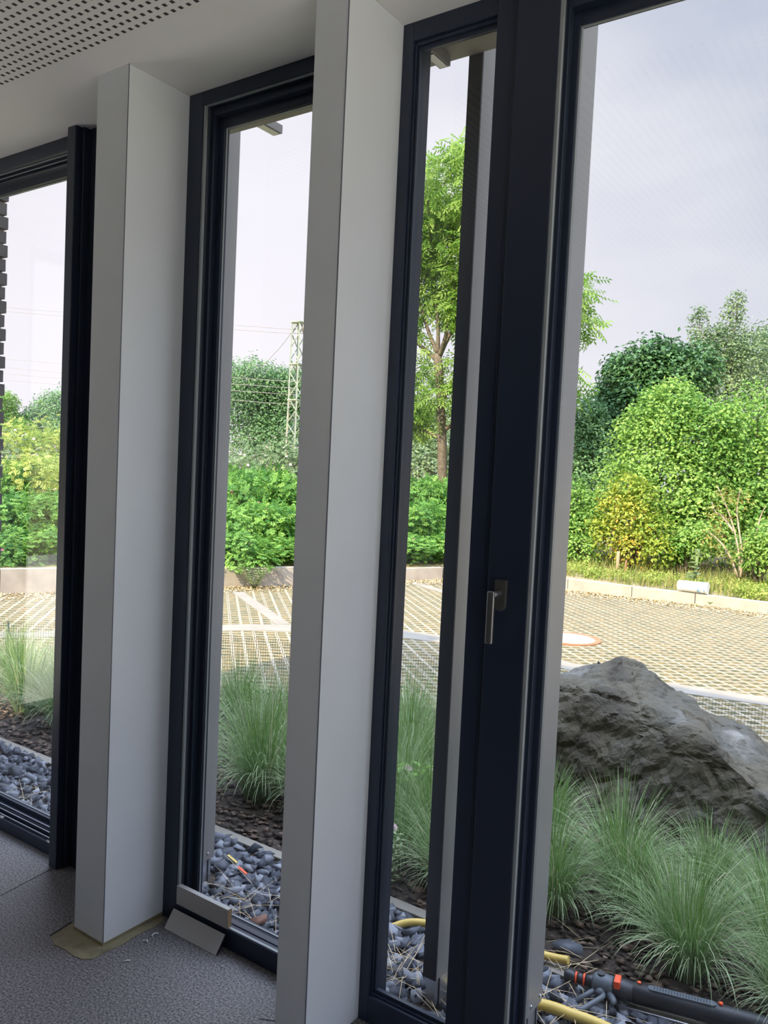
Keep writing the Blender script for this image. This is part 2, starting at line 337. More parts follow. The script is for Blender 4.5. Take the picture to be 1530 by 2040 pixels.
# ------------------------------------------------------------------ room shell
D, H = 1.853, 2.80
GZ = -.10
def struct(name, mb, m, **k): return tag(mb.build(name, m, **k), kind='structure')
XL, XR, YB = -4.2, 1.15, -4.6
P1 = (-2.288, -2.132); P2 = (-1.388, -1.281); PF = D-.242
struct('floor', MB().box(XL, XR, YB, 1.97, -.20, 0), M['floor'])
struct('ceiling', MB().box(XL, XR, YB, 1.508, H, H+.10), M['perf'])
struct('trim_1', MB().box(XL, XR, 1.508, 1.99, H, H+.10), M['ceiling'])
struct('roof', MB().box(XL, XR+.2, YB-.3, 1.99, H+.10, 3.7).box(XL, XR+.2, 1.99, 2.136, 2.832, 3.7), M['soffit'])
struct('trim_5', MB().box(XL, P2[0], 1.992, 2.134, 2.796, 2.832), M['soffit'])
struct('wall_back', MB().box(XL, XR, YB-.2, YB, -.2, H), M['backwall'])
struct('wall_right', MB().box(XR, XR+.2, YB-.2, -.8, -.2, H), M['backwall'])
struct('trim_9', MB().box(XR, XR+.2, 1.6, 1.99, -.2, H).box(XR, XR+.2, -.8, 1.6, -.2, .05).box(XR, XR+.2, -.8, 1.6, 2.77, H), M['wall'])
# left end wall with its own wide window (daylight that reaches the ceiling and the floor)
struct('wall_left', MB().box(XL-.2, XL, YB-.2, .3, -.2, H), M['backwall'])
struct('trim_10', MB().box(XL-.2, XL, 1.35, 1.99, -.2, H).box(XL-.2, XL, .3, 1.35, -.2, .05).box(XL-.2, XL, .3, 1.35, 2.75, H), M['wall'])
def pier(name, x0, x1):
    o = struct(name, MB().box(x0, x1, PF, 1.99, 0, H), M['wall'], bevel=.0025)
    return o
pier('wall_middle', *P1); pier('wall_near', *P2)
for i, xx in enumerate((P1[1], P2[0]-.002, P2[1])):
    struct('trim_%d' % (6+i), MB().box(xx, xx+.002, D+.084, 1.994, -.1, 2.80), M['frame'])
for i, xx in enumerate((P1[1], P2[1])):
    struct('trim_%d' % (11+i), MB().box(xx-.0012, xx+.0008, PF-.0008, PF+.0012, .004, H), M['gasket2'])
struct('wall_front', MB().box(1.08, 1.15, PF, 1.99, 0, H), M['wall'], bevel=.0025)
# exterior clinker pier at the left end of the facade
bk = MB()
z = -.1; k = 0
while z < 3.6:
    o = .006 if k % 2 else 0
    bk.box(-4.75, -4.205+o, 1.99, 2.425+o, z, z+.062); bk.box(-4.74, -4.215, 2.0, 2.41, z+.062, z+.074); z += .074; k += 1
struct('wall_exterior', bk, M['brick'])

# ------------------------------------------------------------------ windows
def window(name, x0, x1, dep, off, lip=(.068, .068, .068, .05), glass=None, y0=D, z0=0, z1=H, tracks=False, seal=True):
    """off = distances frame edge -> glass (left,right,bottom,top); lip = visible frame face"""
    w = empty(name, ((x0+x1)/2, y0, z0)); w['kind'] = 'structure'; ox, oy, oz = w.location
    def sh(mb): mb.v = [(a-ox, b-oy, c-oz) for a, b, c in mb.v]; return mb
    l, r, b, t = lip
    sh(MB().ring(x0, x1, z0, z1, y0, y0+dep+.014, l, r, b, t)).build('frame', M['frame'], w, bevel=.002)
    gl, gr, gb, gt = off
    if seal: sh(MB().ring(x0+l-.001, x1-r+.001, z0+b-.001, z1-t+.001, y0+.004, y0+.014, .009, .003, .004, .003)).build('seal', M['gasket'], w)
    m1 = MB().ring(x0+l, x1-r, z0+b, z1-t, y0+dep*.45, y0+dep+.012, max((gl-l)*.45, .003), max((gr-r)*.45, .003), max((gb-b)*.45, .003), max((gt-t)*.45, .003))
    sh(m1).build('sash', M['frame2'], w, bevel=.0015)
    m2 = MB().ring(x0+l, x1-r, z0+b, z1-t, y0+dep*.8, y0+dep+.011, gl-l, gr-r, gb-b, gt-t)
    sh(m2).build('glazing_bead', M['frame'], w, bevel=.0015)
    sh(MB().ring(x0+gl-.001, x1-gr+.001, z0+gb-.001, z1-gt+.001, y0+dep-.006, y0+dep, .004, .004, .004, .004)).build('gasket', M['gasket'] if dep > .05 else M['frame2'], w)
    if dep > .05:
        gm = MB()
        for yy in (.022, .030, .052, .060): gm.box(x0+l-.001, x0+l+.004, y0+yy, y0+yy+.003, z0+b, z1-t)
        sh(gm).build('groove_rib', M['gasket2'], w)
    if tracks:
        tb = MB(); lt = MB()
        for i, (yy, zz) in enumerate(((.012, .058), (.03, .066), (.052, .070))):
            for s, zb in ((1, z0), (-1, z1)):
                a = zb + s*(zz-.012); c = zb + s*zz
                tb.box(x0+l, x1-r, y0+yy, y0+yy+.008, min(a, c), max(a, c))
                e = zb + s*(zz+.0025); lt.box(x0+l, x1-r, y0+yy+.001, y0+yy+.005, min(c, e), max(c, e))
        sh(tb).build('guide_rail', M['frame2'], w); sh(lt).build('rail_edge', M['gasket'], w)
    g = sh(MB().box(x0+gl-.008, x1-gr+.008, y0+dep+.001, y0+dep+.007, z0+gb-.008, z1-gt+.008)).build('glass_pane', M['glass'], w)
    return w
w1 = window('window_1', -4.19, -2.70, .10, (.10, .06, .085, .105), (.06, .03, .05, .055), tracks=True, seal=False)
w2 = window('window_2', P1[1], P2[0], .068, (.112, .10, .070, .104), (.068, .06, .066, .046))
w3 = window('window_3', P2[1], -.945, .022, (.046, .052, .094, .072), (.034, .05, .08, .05), seal=False)
w4 = window('window_4', -.932, 1.08, .068, (.142, .10, .075, .11), (.112, .06, .068, .05), y0=D-.012)
# end wall window, a simple fixed frame with one mullion
def end_window(name, x, y0, y1, z1):
    we = empty(name, (x, 0, 0)); we['kind'] = 'structure'; ef = MB(); ym = (y0+y1)/2
    for a, b, c, d in ((y0, y0+.06, .05, z1), (y1-.06, y1, .05, z1), (ym-.03, ym+.03, .12, z1-.06), (y0+.06, y1-.06, .05, .12), (y0+.06, y1-.06, z1-.06, z1)):
        ef.box(-.04, .04, a, b, c, d)
    ef.build('frame', M['frame'], we)
    MB().box(-.004, .004, y0+.05, y1-.05, .11, z1-.05).build('glass_pane', M['glass'], we)
end_window('window_5', XL-.1, .3, 1.35, 2.75)
end_window('fill_window_6', XR+.1, -.8, 1.6, 2.77)  # unseen right-hand glazing, added to brighten the pier sides
# narrow dark filler between window three and window four (the shadow groove of the mullion)
struct('trim_2', MB().box(-.945, -.932, D-.003, 1.93, 0, H), M['frame'])
# panel between the guide post and the middle pier
struct('trim_3', MB().box(-2.70, P1[0], D+.004, 1.99, 0, H), M['frame'])
struct('trim_4', MB().box(-2.733, -2.685, 1.803, D+.04, 0, H).box(-2.685, -2.672, 1.83, D+.04, 0, H), M['frame'], bevel=.003)
# clips on the guide rails of window one
for p, s in ((at(32, 319, 1.862), 1), (at(92, 301, 1.862), .5), (at(5, 1628, 1.862), 1), (at(98, 1677, 1.862), 1)):
    q = MB().box(-.014*s, .014*s, -.004, .006, -.004, .004).box(-.004*s, .010*s, -.008, -.002, -.008, .002).build('rail_clip', M['bolt'], None, p)
    top = p.z > 1
    tag(q, ('bright metal clip on the ceiling rail of the leftmost window' if s == 1 else 'tiny metal joint of the ceiling rail beside the dark post') if top else
        ('bright metal clip on the floor rail at the left edge of the picture' if p.x < -3.05 else 'bright metal clip on the floor rail beside the dark post'), 'clip')
# window handle on the wide stile of window four
hx = -.894-w4.location.x; hy = D-.012-w4.location.y
ro = MB()
zc = 1.285; n = 10
poly = [(-.016, 1.325), (.016, 1.325)]+[(.016*math.cos(-a), 1.262+.016*math.sin(-a)) for a in [math.pi*i/n for i in range(n+1)]]
ro.add([(hx+x+.004, hy-.011, zz) for x, zz in poly]+[(hx+x+.004, hy, zz) for x, zz in poly],
       [tuple(range(len(poly)))[::-1], tuple(range(len(poly), 2*len(poly)))]+[(i, (i+1) % len(poly), len(poly)+(i+1) % len(poly), len(poly)+i) for i in range(len(poly))])
hb = ro.build('handle', mat('dark steel rosette', (.10, .10, .095), .45, .4), w4, bevel=.0015); hb['label'] = 'dark grey handle rosette with brushed steel lever'
lv = MB().tube([(hx+.004, hy-.009, 1.292), (hx+.002, hy-.045, 1.290)], .0075, 14)
lv.box(hx-.010, hx+.009, hy-.056, hy-.044, 1.168, 1.300).build('lever', M['steel'], hb, bevel=.003)

# ------------------------------------------------------------------ small things indoors
pat = [(-2.312, 1.541), (-2.26, 1.520), (-2.209, 1.526), (-2.160, 1.522), (-2.123, 1.530), (-2.101, 1.551), (-2.101, 1.589), (-2.093, 1.654), (-2.100, 1.72), (-2.092, 1.795), (-2.105, 1.84), (-2.15, 1.85), (-2.15, 1.64), (-2.29, 1.635), (-2.326, 1.627)]
tag(MB().prism(pat, 0, .0025).build('adhesive_patch', M['dirty']), 'ochre patch of bare old adhesive on the floor around the white pier', 'patch')
sm = MB().box(-2.289, -2.131, PF-.002, 1.86, .0025, .012)
tag(sm.build('filler_bead', M['dirty']), 'ochre filler bead along the foot of the white pier', 'filler')
cb = MB().bar((-2.327, 1.628, .003), (-2.313, 1.540, .003), .004, .004)
tag(cb.build('cut_edge', M['black']), 'black cut edge of the floor covering beside the ochre patch', 'edge')
for a, b, l in (((-2.67, 1.573), (-2.705, 1.80), 'short dark seam in the floor from the dark post'), ((-1.501, 1.673), (-1.45, 1.70), 'short dark cut in the floor near the bottom edge by the near pier')):
    tag(MB().bar((*a, .0005), (*b, .0005), .002, .002).build('floor_seam', M['black']), l, 'seam')
# two offcuts of skirting board
sk = empty('skirting_offcut', (-1.937, 1.862, .067)); tag(sk, 'white skirting board offcut standing on the window sill ledge', 'board', 'skirting offcuts')
MB().box(-.1235, .1235, -.009, .007, 0, .062).build('core', M['mdf'], sk)
bb = MB().box(-.124, .1225, -.0105, -.009, 0, .060).box(-.124, .1225, -.0105, .0075, .060, .0645).build('facing', M['board'], sk, bevel=.001)
s2 = empty('skirting_offcut', (-1.938, 1.803, .001)); tag(s2, 'white skirting board offcut leaning on the dark sill with its foot on the floor', 'board', 'skirting offcuts')
s2.rotation_euler = (R(-36), 0, 0)
MB().box(-.124, .124, .001, .009, 0, .066).build('core', M['black'], s2)
MB().box(-.124, .124, 0, .0012, 0.0005, .066).build('facing', M['board'], s2)
for i, (x, y, rz, lab) in enumerate(((-2.049, 1.709, .3, 'curled white plastic shaving on the floor, largest of the scraps by the pier'), (-2.050, 1.757, 1.4, 'hook shaped white plastic scrap on the floor nearest the leaning board'),
                                     (-2.082, 1.735, 2.2, 'tiny white crumb on the floor between the pier and the larger shavings'), (-2.012, 1.603, .9, 'thin white sliver alone on the floor farthest from the window'),
                                     (-1.757, 1.775, .2, 'tiny pale crumb on the floor in front of the dark sill'))):
    pts = [(.010*math.cos(a*(1+.3*i)), .010*math.sin(a), .003+.002*math.sin(a*2)) for a in [.0, .5, 1, 1.5, 2.1, 2.8]]
    if i in (2, 4): pts = [(0, 0, .003), (.004, .002, .003)]
    if i == 3: pts = [(0, 0, .003), (.008, .002, .004), (.017, 0, .003)]
    o = MB().tube(pts, .0022, 6).build('plastic_scrap', M['white'], None, (x, y, .0)); o.rotation_euler.z = rz; tag(o, lab, 'scrap', 'plastic scraps on the floor')

# ------------------------------------------------------------------ facade fins and brackets outside
def fin(x1, lab, nb):
    T, ya, yb, top = .047, 2.138, 2.262, 3.25
    o = empty('facade_fin', (x1-T/2, (ya+yb)/2, 0)); tag(o, lab, 'facade fin', 'grey facade fins outside the windows')
    hy = (yb-ya)/2
    MB().box(-T/2, T/2, -hy+.004, hy, 0.0, top).build('sheet_panel', M['fin'], o, bevel=.001)
    MB().box(-T/2-.0005, T/2-.001, -hy, -hy+.004, 0.0, top).build('shade_face', M['findark'], o)  # side facing the building: its shade is painted as a dark strip
    b = MB().box(-T/2+.006, T/2-.006, -hy+.01, hy-.012, -.16, .02); b.build('base_bracket', M['bolt'], o, bevel=.001)
    MB().box(-T/2+.003, T/2-.003, -hy+.03, -hy+.034, -.16, 0).box(-T/2+.003, T/2-.003, hy-.03, hy-.026, -.16, 0).build('bracket_rib', M['findark'], o)
    for k in range(nb):
        yy = (-.02, .045)[k] if nb == 2 else .028
        MB().tube([(T/2-.002, yy, .026), (T/2+.004, yy, .026)], [.006, .0045], 10).build('bolt', M['bolt'], o)
    return o
fin(-2.305, 'grey facade fin outside the second window from the left', 1)
fin(-1.188, 'grey facade fin with shade-darkened inner face at the right side of the narrow third window', 1)
fin(-.887, 'wide grey facade fin at the left side of the rightmost window', 2)
for x0, x1, y1, lab in ((-2.104, -2.060, 2.232, 'light grey box bracket under the soffit above the second window'), (-1.318, -1.281, 2.108, 'light grey box bracket under the soffit at the top of the narrow third window')):
    o = empty('soffit_bracket', ((x0+x1)/2, 2.0, 2.80)); tag(o, lab, 'bracket', 'soffit brackets')
    w = (x1-x0)/2
    MB().box(-w, w, .0, y1-2.0, 0.001, .031).build('box_profile', M['fin'], o, bevel=.001)
    MB().box(-w+.006, w-.006, .02, y1-2.008, -.0015, .001).build('end_slot', M['steel'], o)
for px in (375/7.65, 445/7.65):
    p = at(px, 368, 2.16); p.z = 2.832
    o = MB().tube([(p.x-.012, 2.128, 2.832), (p.x-.010, 2.13, 2.812), (p.x, 2.132, 2.798), (p.x+.008, 2.13, 2.812), (p.x+.010, 2.128, 2.832)], .0012, 6).build('wire_loop', M['cable'])
    tag(o, 'small wire loop hanging from the soffit, %s of two above the leftmost window' % ('left' if px < 53 else 'right'), 'wire loop', 'wire loops')

# ------------------------------------------------------------------ ground outside
def ground(name, poly, z0, z1, m, kind='structure'):
    o = MB().prism(poly, z0, z1).build(name, m); o['kind'] = kind; return o
curve = [(-9.0, .8), (-7.4, 2.0), (-6.6, 2.72), (-5.85, 3.39), (-5.53, 3.66), (-4.95, 4.02), (-4.33, 4.31), (-3.9, 4.51), (-3.5, 4.66), (-3.14, 4.80), (-2.87, 4.90), (-2.2, 5.05), (-1.30, 5.15), (-.74, 5.17), (0.6, 5.17), (3.5, 5.17)]
ground('plaza_paving', [(-14, -6), (9, -6), (9, 13.5), (-14, 13.5)], -.3, GZ, M['pave'])
ground('bounce_slab', [(-12, -7), (-4.42, -7), (-4.42, 1.9), (-12, 1.9)], -.2, -.04, M['bounce'])  # unseen pale slab, added to bounce sunlight up to the ceiling
ground('bounce_slab', [(1.37, -7), (9, -7), (9, 1.9), (1.37, 1.9)], -.2, -.04, M['bounce'])  # second added slab, bounces sunlight in from the right
ground('planting_bed', [(-4.3, 2.585)]+[(-9, 2.585) if False else (-7.0, 2.585)]+[(x, y-.03) for x, y in curve[2:]]+[(3.5, 2.585)], GZ-.05, GZ+.012, M['soil'])
ground('gravel_bed', [(-7.0, 1.97), (3.6, 1.97), (3.6, 2.54), (-7.0, 2.54)], GZ-.1, GZ+.004, M['soil'])
kb = MB(); x = -7.0
while x < 3.4: kb.box(x, x+.996, 2.54, 2.592, GZ-.1, GZ+.022); x += 1.0
struct('kerb_edging', kb, M['band'], bevel=.003)
# concrete bands that cross the paving
def strip(pts_a, pts_b, joints=True):
    mb = MB()
    for i in range(len(pts_a)-1):
        a, b, c, d = pts_a[i], pts_a[i+1], pts_b[i+1], pts_b[i]
        mb.prism([a, b, c, d], GZ-.05, GZ+.004)
    return mb
near = [(-8.3, 2.6), (-7.4, 3.55), (-6.8, 4.23), (-6.3, 4.95), (-5.8, 5.81), (-5.52, 6.11), (-5.0, 6.50), (-4.48, 6.81), (-4.01, 6.93), (-3.0, 6.84), (-1.76, 6.70), (-.98, 6.84), (3.5, 7.0)]
far = [(-8.6, 2.8), (-7.65, 3.70), (-7.0, 4.38), (-6.55, 5.08), (-6.05, 5.99), (-5.71, 6.40), (-5.2, 6.84), (-4.72, 7.14), (-4.20, 7.24), (-2.9, 7.10), (-1.84, 6.98), (-1.02, 7.10), (3.5, 7.28)]
struct('paving_band', strip(near, far), M['band'])
struct('paving_band', strip([(-7.6, 7.60), (-5.72, 6.40)], [(-7.5, 7.72), (-5.62, 6.52)]), M['band'])
struct('paving_band', strip([(-6.7, 10.4), (-4.1, 9.0)], [(-6.62, 10.55), (-4.05, 9.15)]), M['band'])
# retaining wall of cast blocks that sinks to a low kerb on the right
wl = [(-10.6, 2.0), (-9.75, 3.9), (-9.14, 5.29), (-8.55, 6.55), (-7.95, 7.75), (-7.42, 8.72), (-6.85, 10.15), (-6.42, 11.1), (-5.7, 11.62), (-4.55, 11.68), (-3.6, 11.78), (-2.73, 11.88), (-1.77, 11.84), (-.8, 11.84), (3.4, 11.84)]
wh = [.32, .32, .31, .30, .275, .27, .20, .20, .19, .185, .17, .16, .165, .17, .17]
rb = MB()
for i in range(len(wl)-1):
    a, b = Vector((*wl[i], 0)), Vector((*wl[i+1], 0)); d = (b-a); n = d.normalized(); o = Vector((-n.y, n.x, 0))
    nb = max(1, round(d.length/1.05))
    for k in range(nb):
        p, q = a+d*(k/nb)+n*.004, a+d*((k+1)/nb)-n*.004; h0 = wh[i]+(wh[i+1]-wh[i])*k/nb; h1 = wh[i]+(wh[i+1]-wh[i])*(k+1)/nb
        z0 = GZ-.1
        v = [p, q, q+o*.10, p+o*.10]
        rb.add([(w.x, w.y, z0) for w in v]+[(v[0].x, v[0].y, GZ+h0), (v[1].x, v[1].y, GZ+h1), (v[2].x, v[2].y, GZ+h1), (v[3].x, v[3].y, GZ+h0)],
               [(0, 3, 2, 1), (4, 5, 6, 7), (0, 1, 5, 4), (1, 2, 6, 5), (2, 3, 7, 6), (3, 0, 4, 7)])
struct('retaining_wall', rb, M['walls_c'], bevel=.004)
# soil behind the wall, rising
gv = []; gf = []; rows = [0.09, .8, 2, 4, 9, 20, 60]; rise = [0, .05, .1, .2, .4, .5, .5]
for i in range(len(wl)):
    a = Vector((*wl[max(i-1, 0)], 0)); b = Vector((*wl[min(i+1, len(wl)-1)], 0)); n = (b-a).normalized(); o = Vector((-n.y, n.x, 0))
    for rr, rs in zip(rows, rise):
        p = Vector((*wl[i], 0))+o*rr; gv.append((p.x, p.y, GZ+wh[i]-.03+rs))
k = len(rows)
for i in range(len(wl)-1):
    for j in range(k-1): gf.append((i*k+j, (i+1)*k+j, (i+1)*k+j+1, i*k+j+1))
o = MB().add(gv, gf).build('verge_soil', M['soil2']); o['kind'] = 'structure'
# far ground
MB().box(-160, 120, -60, 160, -.9, -.35).build('far_ground', M['soil2'])['kind'] = 'structure'

mh = empty('manhole_cover', (-3.13, 8.13, GZ+.003)); tag(mh, 'round concrete manhole cover with a rust red iron rim set in the paving', 'manhole cover')
def disc(r0_, r1_, z0, z1, n=40):
    mb = MB(); vs = []
    for rr, zz in ((r0_, z0), (r0_, z1), (r1_, z1), (r1_, z0)): vs += [(rr*math.cos(2*math.pi*i/n), rr*math.sin(2*math.pi*i/n), zz) for i in range(n)]
    mb.add(vs, [(j*n+i, j*n+(i+1) % n, (j+1)*n+(i+1) % n, (j+1)*n+i) for j in range(3) for i in range(n)]); return mb
disc(.285, .345, -.02, .008).build('iron_rim', M['iron'], mh)
MB().tube([(0, 0, -.02), (0, 0, .005)], .285, 40).build('concrete_disc', M['lidstone'], mh)

rng = np.random.default_rng(7)
def unit(v): return v/np.maximum(np.linalg.norm(v, axis=-1, keepdims=True), 1e-9)
def rdir(n, g=None):
    return unit((g or rng).normal(size=(n, 3)))

# crushed stone: angular chunks
def chunks(P, rad, squash=(1, 1, .75), seed=3):
    g = np.random.default_rng(seed); n = len(P)
    base = np.array([(1, 0, 0), (-1, 0, 0), (0, 1, 0), (0, -1, 0), (0, 0, 1), (0, 0, -1)], float)
    tri = np.array([(0, 2, 4), (2, 1, 4), (1, 3, 4), (3, 0, 4), (2, 0, 5), (1, 2, 5), (3, 1, 5), (0, 3, 5)])
    # cube-octa mix: 8 irregular corners
    c8 = np.array([(x, y, z) for z in (-1, 1) for y in (-1, 1) for x in (-1, 1)], float)*.62
    q = np.array([(0, 2, 3, 1), (4, 5, 7, 6), (0, 1, 5, 4), (2, 6, 7, 3), (0, 4, 6, 2), (1, 3, 7, 5)])
    V = c8[None]+g.uniform(-.46, .46, (n, 8, 3))
    # random rotation
    a = rdir(n, g); b = unit(np.cross(a, rdir(n, g))); c = np.cross(a, b); Rm = np.stack([a, b, c], 1)
    V = np.einsum('nij,njk->nik', V*np.array([1.25, .95, .7]), Rm)*np.asarray(rad)[:, None, None]*np.array(squash)+P[:, None]
    T = (q[None]+8*np.arange(n)[:, None, None]).reshape(-1, 4)
    # split quads to triangles for crisp facets
    T = np.concatenate([T[:, [0, 1, 2]], T[:, [0, 2, 3]]])
    rn = np.repeat(g.random(n)[:, None], 6, 1).ravel(); rn = np.clip(rn+g.uniform(-.08, .08, len(rn)), 0, 1)
    return V.reshape(-1, 3), T, np.concatenate([rn, rn])
n = 9000
P = np.stack([rng.uniform(-6.2, .3, n), rng.uniform(1.985, 2.535, n), rng.uniform(-.02, .022, n)+GZ], 1)
rad = rng.uniform(.013, .036, n)
# keep the fin feet and the clinker pier clear
keep = ~((P[:, 0] > -4.80) & (P[:, 0] < -4.16) & (P[:, 1] < 2.47))
for fx in (-2.33, -1.21, -.91): keep &= ~((abs(P[:, 0]-fx) < .045) & (P[:, 1] > 2.1) & (P[:, 1] < 2.3))
V, T, rn = chunks(P[keep], rad[keep])
tag(link('crushed_stone', np_mesh('crushed_stone', V, T, M['stone'], rn)), 'blue grey crushed stone strip between the windows and the kerb', 'gravel', kind='stuff')
o = MB().tube([(0, 0, 0), (0.01, 0, 0)], .001).v
V, T, rn = chunks(np.array([[0, 0, 0.]]), np.array([.05]), seed=11)
tag(link('loose_stone', np_mesh('loose_stone', V, T, M['stone'], rn*0+.55), loc=(-.975, 2.68, GZ+.03)), 'single blue grey stone lying on the bark mulch above the sprayer', 'stone')
V, T, rn = chunks(np.array([[0, 0, 0.]]), np.array([.03]), seed=12)
tag(link('reddish_stone', np_mesh('reddish_stone', V, T, nmat('reddish brown stone', [(.16, .07, .045), (.26, .13, .09)], 20, .7), rn), loc=atz(515, 1838, GZ+.045)), 'reddish brown stone among the crushed stone beside the white offcut', 'stone')
# bark mulch
inside = lambda x: np.interp(x, [c[0] for c in curve], [c[1] for c in curve])
n = 16000
X = rng.uniform(-6.2, .4, n); Y = rng.uniform(2.6, 5.1, n); k = Y < inside(X)-.06; X, Y = X[k], Y[k]; n = len(X)
V, T, rn = chunks(np.stack([X, Y, GZ+.018+rng.uniform(0, .01, n)], 1), rng.uniform(.006, .017, n), (1.7, 1.3, .28), 5)
tag(link('bark_mulch', np_mesh('bark_mulch', V, T, M['mulch'], rn)), 'dark brown bark mulch on the planting bed', 'mulch', kind='stuff')

# blades: ribbons from arrays.  P base, dirs, length, droop
def blades(P, A, Lh, lean, wid, seg=6, droop=1.0, twist=None, g=None, wprof=None):
    g = g or rng; n = len(P); s = np.linspace(0, 1, seg+1)
    dirh = np.stack([np.cos(A), np.sin(A), 0*A], 1)
    side = np.stack([-np.sin(A), np.cos(A), 0*A], 1)
    if twist is not None: side = unit(side+dirh*twist[:, None])
    # arc: angle from vertical grows along the blade
    th = lean[:, None]*(.25+droop*1.5*s[None]**1.6)
    ds = Lh[:, None]/seg
    hx = np.concatenate([np.zeros((n, 1)), np.cumsum(np.sin(th[:, :-1])*ds, 1)], 1)
    hz = np.concatenate([np.zeros((n, 1)), np.cumsum(np.cos(th[:, :-1])*ds, 1)], 1)
    C = P[:, None]+dirh[:, None]*hx[..., None]+np.array([0, 0, 1.])*hz[..., None]
    w = wid[:, None]*(np.sqrt(np.clip(1-s[None], 0, 1))*.9+.1)*np.minimum(1, .5+s[None]*2)
    V = np.stack([C-side[:, None]*w[..., None]/2, C+side[:, None]*w[..., None]/2], 2).reshape(n, -1, 3)
    b = np.arange(seg)[:, None]*2+np.array([0, 1, 3, 2]); T = (b[None]+(2*(seg+1))*np.arange(n)[:, None, None]).reshape(-1, 4)
    return V.reshape(-1, 3), T, seg
def grass_mesh(seed, n=820, h=.47, wid=.0034):
    g = np.random.default_rng(seed); A = g.uniform(0, 2*math.pi, n); rr = .07*np.sqrt(g.random(n))
    P = np.stack([rr*np.cos(A+.4), rr*np.sin(A+.4), np.zeros(n)], 1)
    lean = g.uniform(.10, 1.75, n); Lh = h*g.uniform(.6, 1.25, n)*(1-.12*lean)
    V, T, seg = blades(P, A+g.normal(0, .25, n), Lh, lean, np.full(n, wid)*g.uniform(.7, 1.3, n), 7, 1.0, g.normal(0, .6, n), g)
    rn = np.clip(.12+.5*(lean/1.5)+g.normal(0, .16, n), 0, .9); rn[g.random(n) < .05] = 1.1
    return np_mesh('blades', V, T, M['blade'], np.repeat(rn, seg))
GM = [grass_mesh(s) for s in (1, 2, 3, 4)]
clumps = [
 (-4.35, 2.95, 1.0, 'low clump at the dark post in front of the leftmost window kerb'), (-4.80, 2.98, .95, 'clump at the left picture edge nearest the kerb of the leftmost window'),
 (-4.95, 3.42, 1.0, 'clump at the foot of the thin fence post in the leftmost window'), (-4.45, 3.36, .9, 'rear clump beside the dark post in the leftmost window'),
 (-5.45, 3.30, .9, 'rear clump at the left picture edge in the leftmost window'),
 (-2.72, 2.98, 1.15, 'large bright clump in the middle of the second window'), (-3.60, 3.72, .95, 'rear clump at the left of the second window beside the grey fin'),
 (-3.10, 3.60, .95, 'rear clump in the middle of the second window below the fence'), (-2.42, 3.02, .95, 'arching clump at the right of the second window partly behind the near pier'),
 (-2.70, 3.55, .9, 'rear clump at the right of the second window against the near pier'), (-3.35, 3.10, .8, 'clump hidden half behind the grey fin in the second window'),
 (-2.55, 4.08, 1.0, 'farthest clump at the top of the grass in the narrow third window'), (-2.22, 3.62, 1.05, 'upper middle clump in the narrow third window'),
 (-2.02, 3.20, 1.0, 'central clump behind the milkweed in the narrow third window'), (-1.74, 3.05, .95, 'clump at the right of the narrow third window beside the dark fin'),
 (-1.80, 2.84, .72, 'lowest clump above the kerb in the narrow third window'), (-1.53, 2.80, .8, 'clump half behind the dark fin of the narrow third window'),
 (-1.13, 2.92, .8, 'bright upright clump beside the grey fin of the rightmost window'), (-1.36, 3.42, .8, 'rear clump between the grey fin and the boulder corner'),
 (-.93, 3.18, .92, 'tall clump below the left corner of the boulder'), (-.60, 2.84, .86, 'front clump nearest the sprayer in the rightmost window'),
 (-.64, 3.40, .72, 'clump against the boulder face in the middle of the rightmost window'), (-.34, 3.05, .88, 'bright clump at the right picture edge'),
 (-.42, 3.40, .7, 'clump against the boulder at the right picture edge'), (-.27, 2.78, .72, 'lowest clump at the right picture edge beside the sprayer grip'),
 (-.82, 3.02, .70, 'small clump in the middle of the front clumps in the rightmost window'),
 (-.12, 3.30, .75, 'clump in front of the boulder cut by the right picture edge')]
gg = random.Random(5)
for i, (x, y, s, lab) in enumerate(clumps):
    o = link('fountain_grass', GM[i % 4], loc=(x, y, GZ+.01)); s *= gg.uniform(.95, 1.08); o.scale = (s*1.05, s*1.05, s); o.rotation_euler.z = gg.uniform(0, 6)
    tag(o, 'fountain grass, '+lab, 'ornamental grass', 'fountain grass clumps in the planting bed')

# dry straws on the gravel
n = 150
cen = np.array([tuple(atz(495, 1790, GZ+.03)), tuple(atz(515, 1840, GZ+.03)), tuple(atz(790, 1920, GZ+.03)), tuple(atz(1120, 1900, GZ+.03)), tuple(atz(1130, 2000, GZ+.03)), tuple(atz(60, 1580, GZ+.03)), tuple(atz(820, 1960, GZ+.03))])
idx = rng.integers(0, len(cen), n); P = cen[idx]+rng.normal(0, 1, (n, 3))*np.array([.07, .05, .004]); P[:, 2] = GZ+rng.uniform(.02, .045, n)
V, T, seg = blades(P, rng.uniform(0, 6.28, n), rng.uniform(.08, .26, n), rng.uniform(5.5, 6.15, n), np.full(n, .0022), 5, .02)
tag(link('dry_straw', np_mesh('dry_straw', V, T, M['straw'], np.repeat(rng.random(n), seg))), 'loose dry grass straws scattered over the crushed stone', 'straw', kind='stuff')

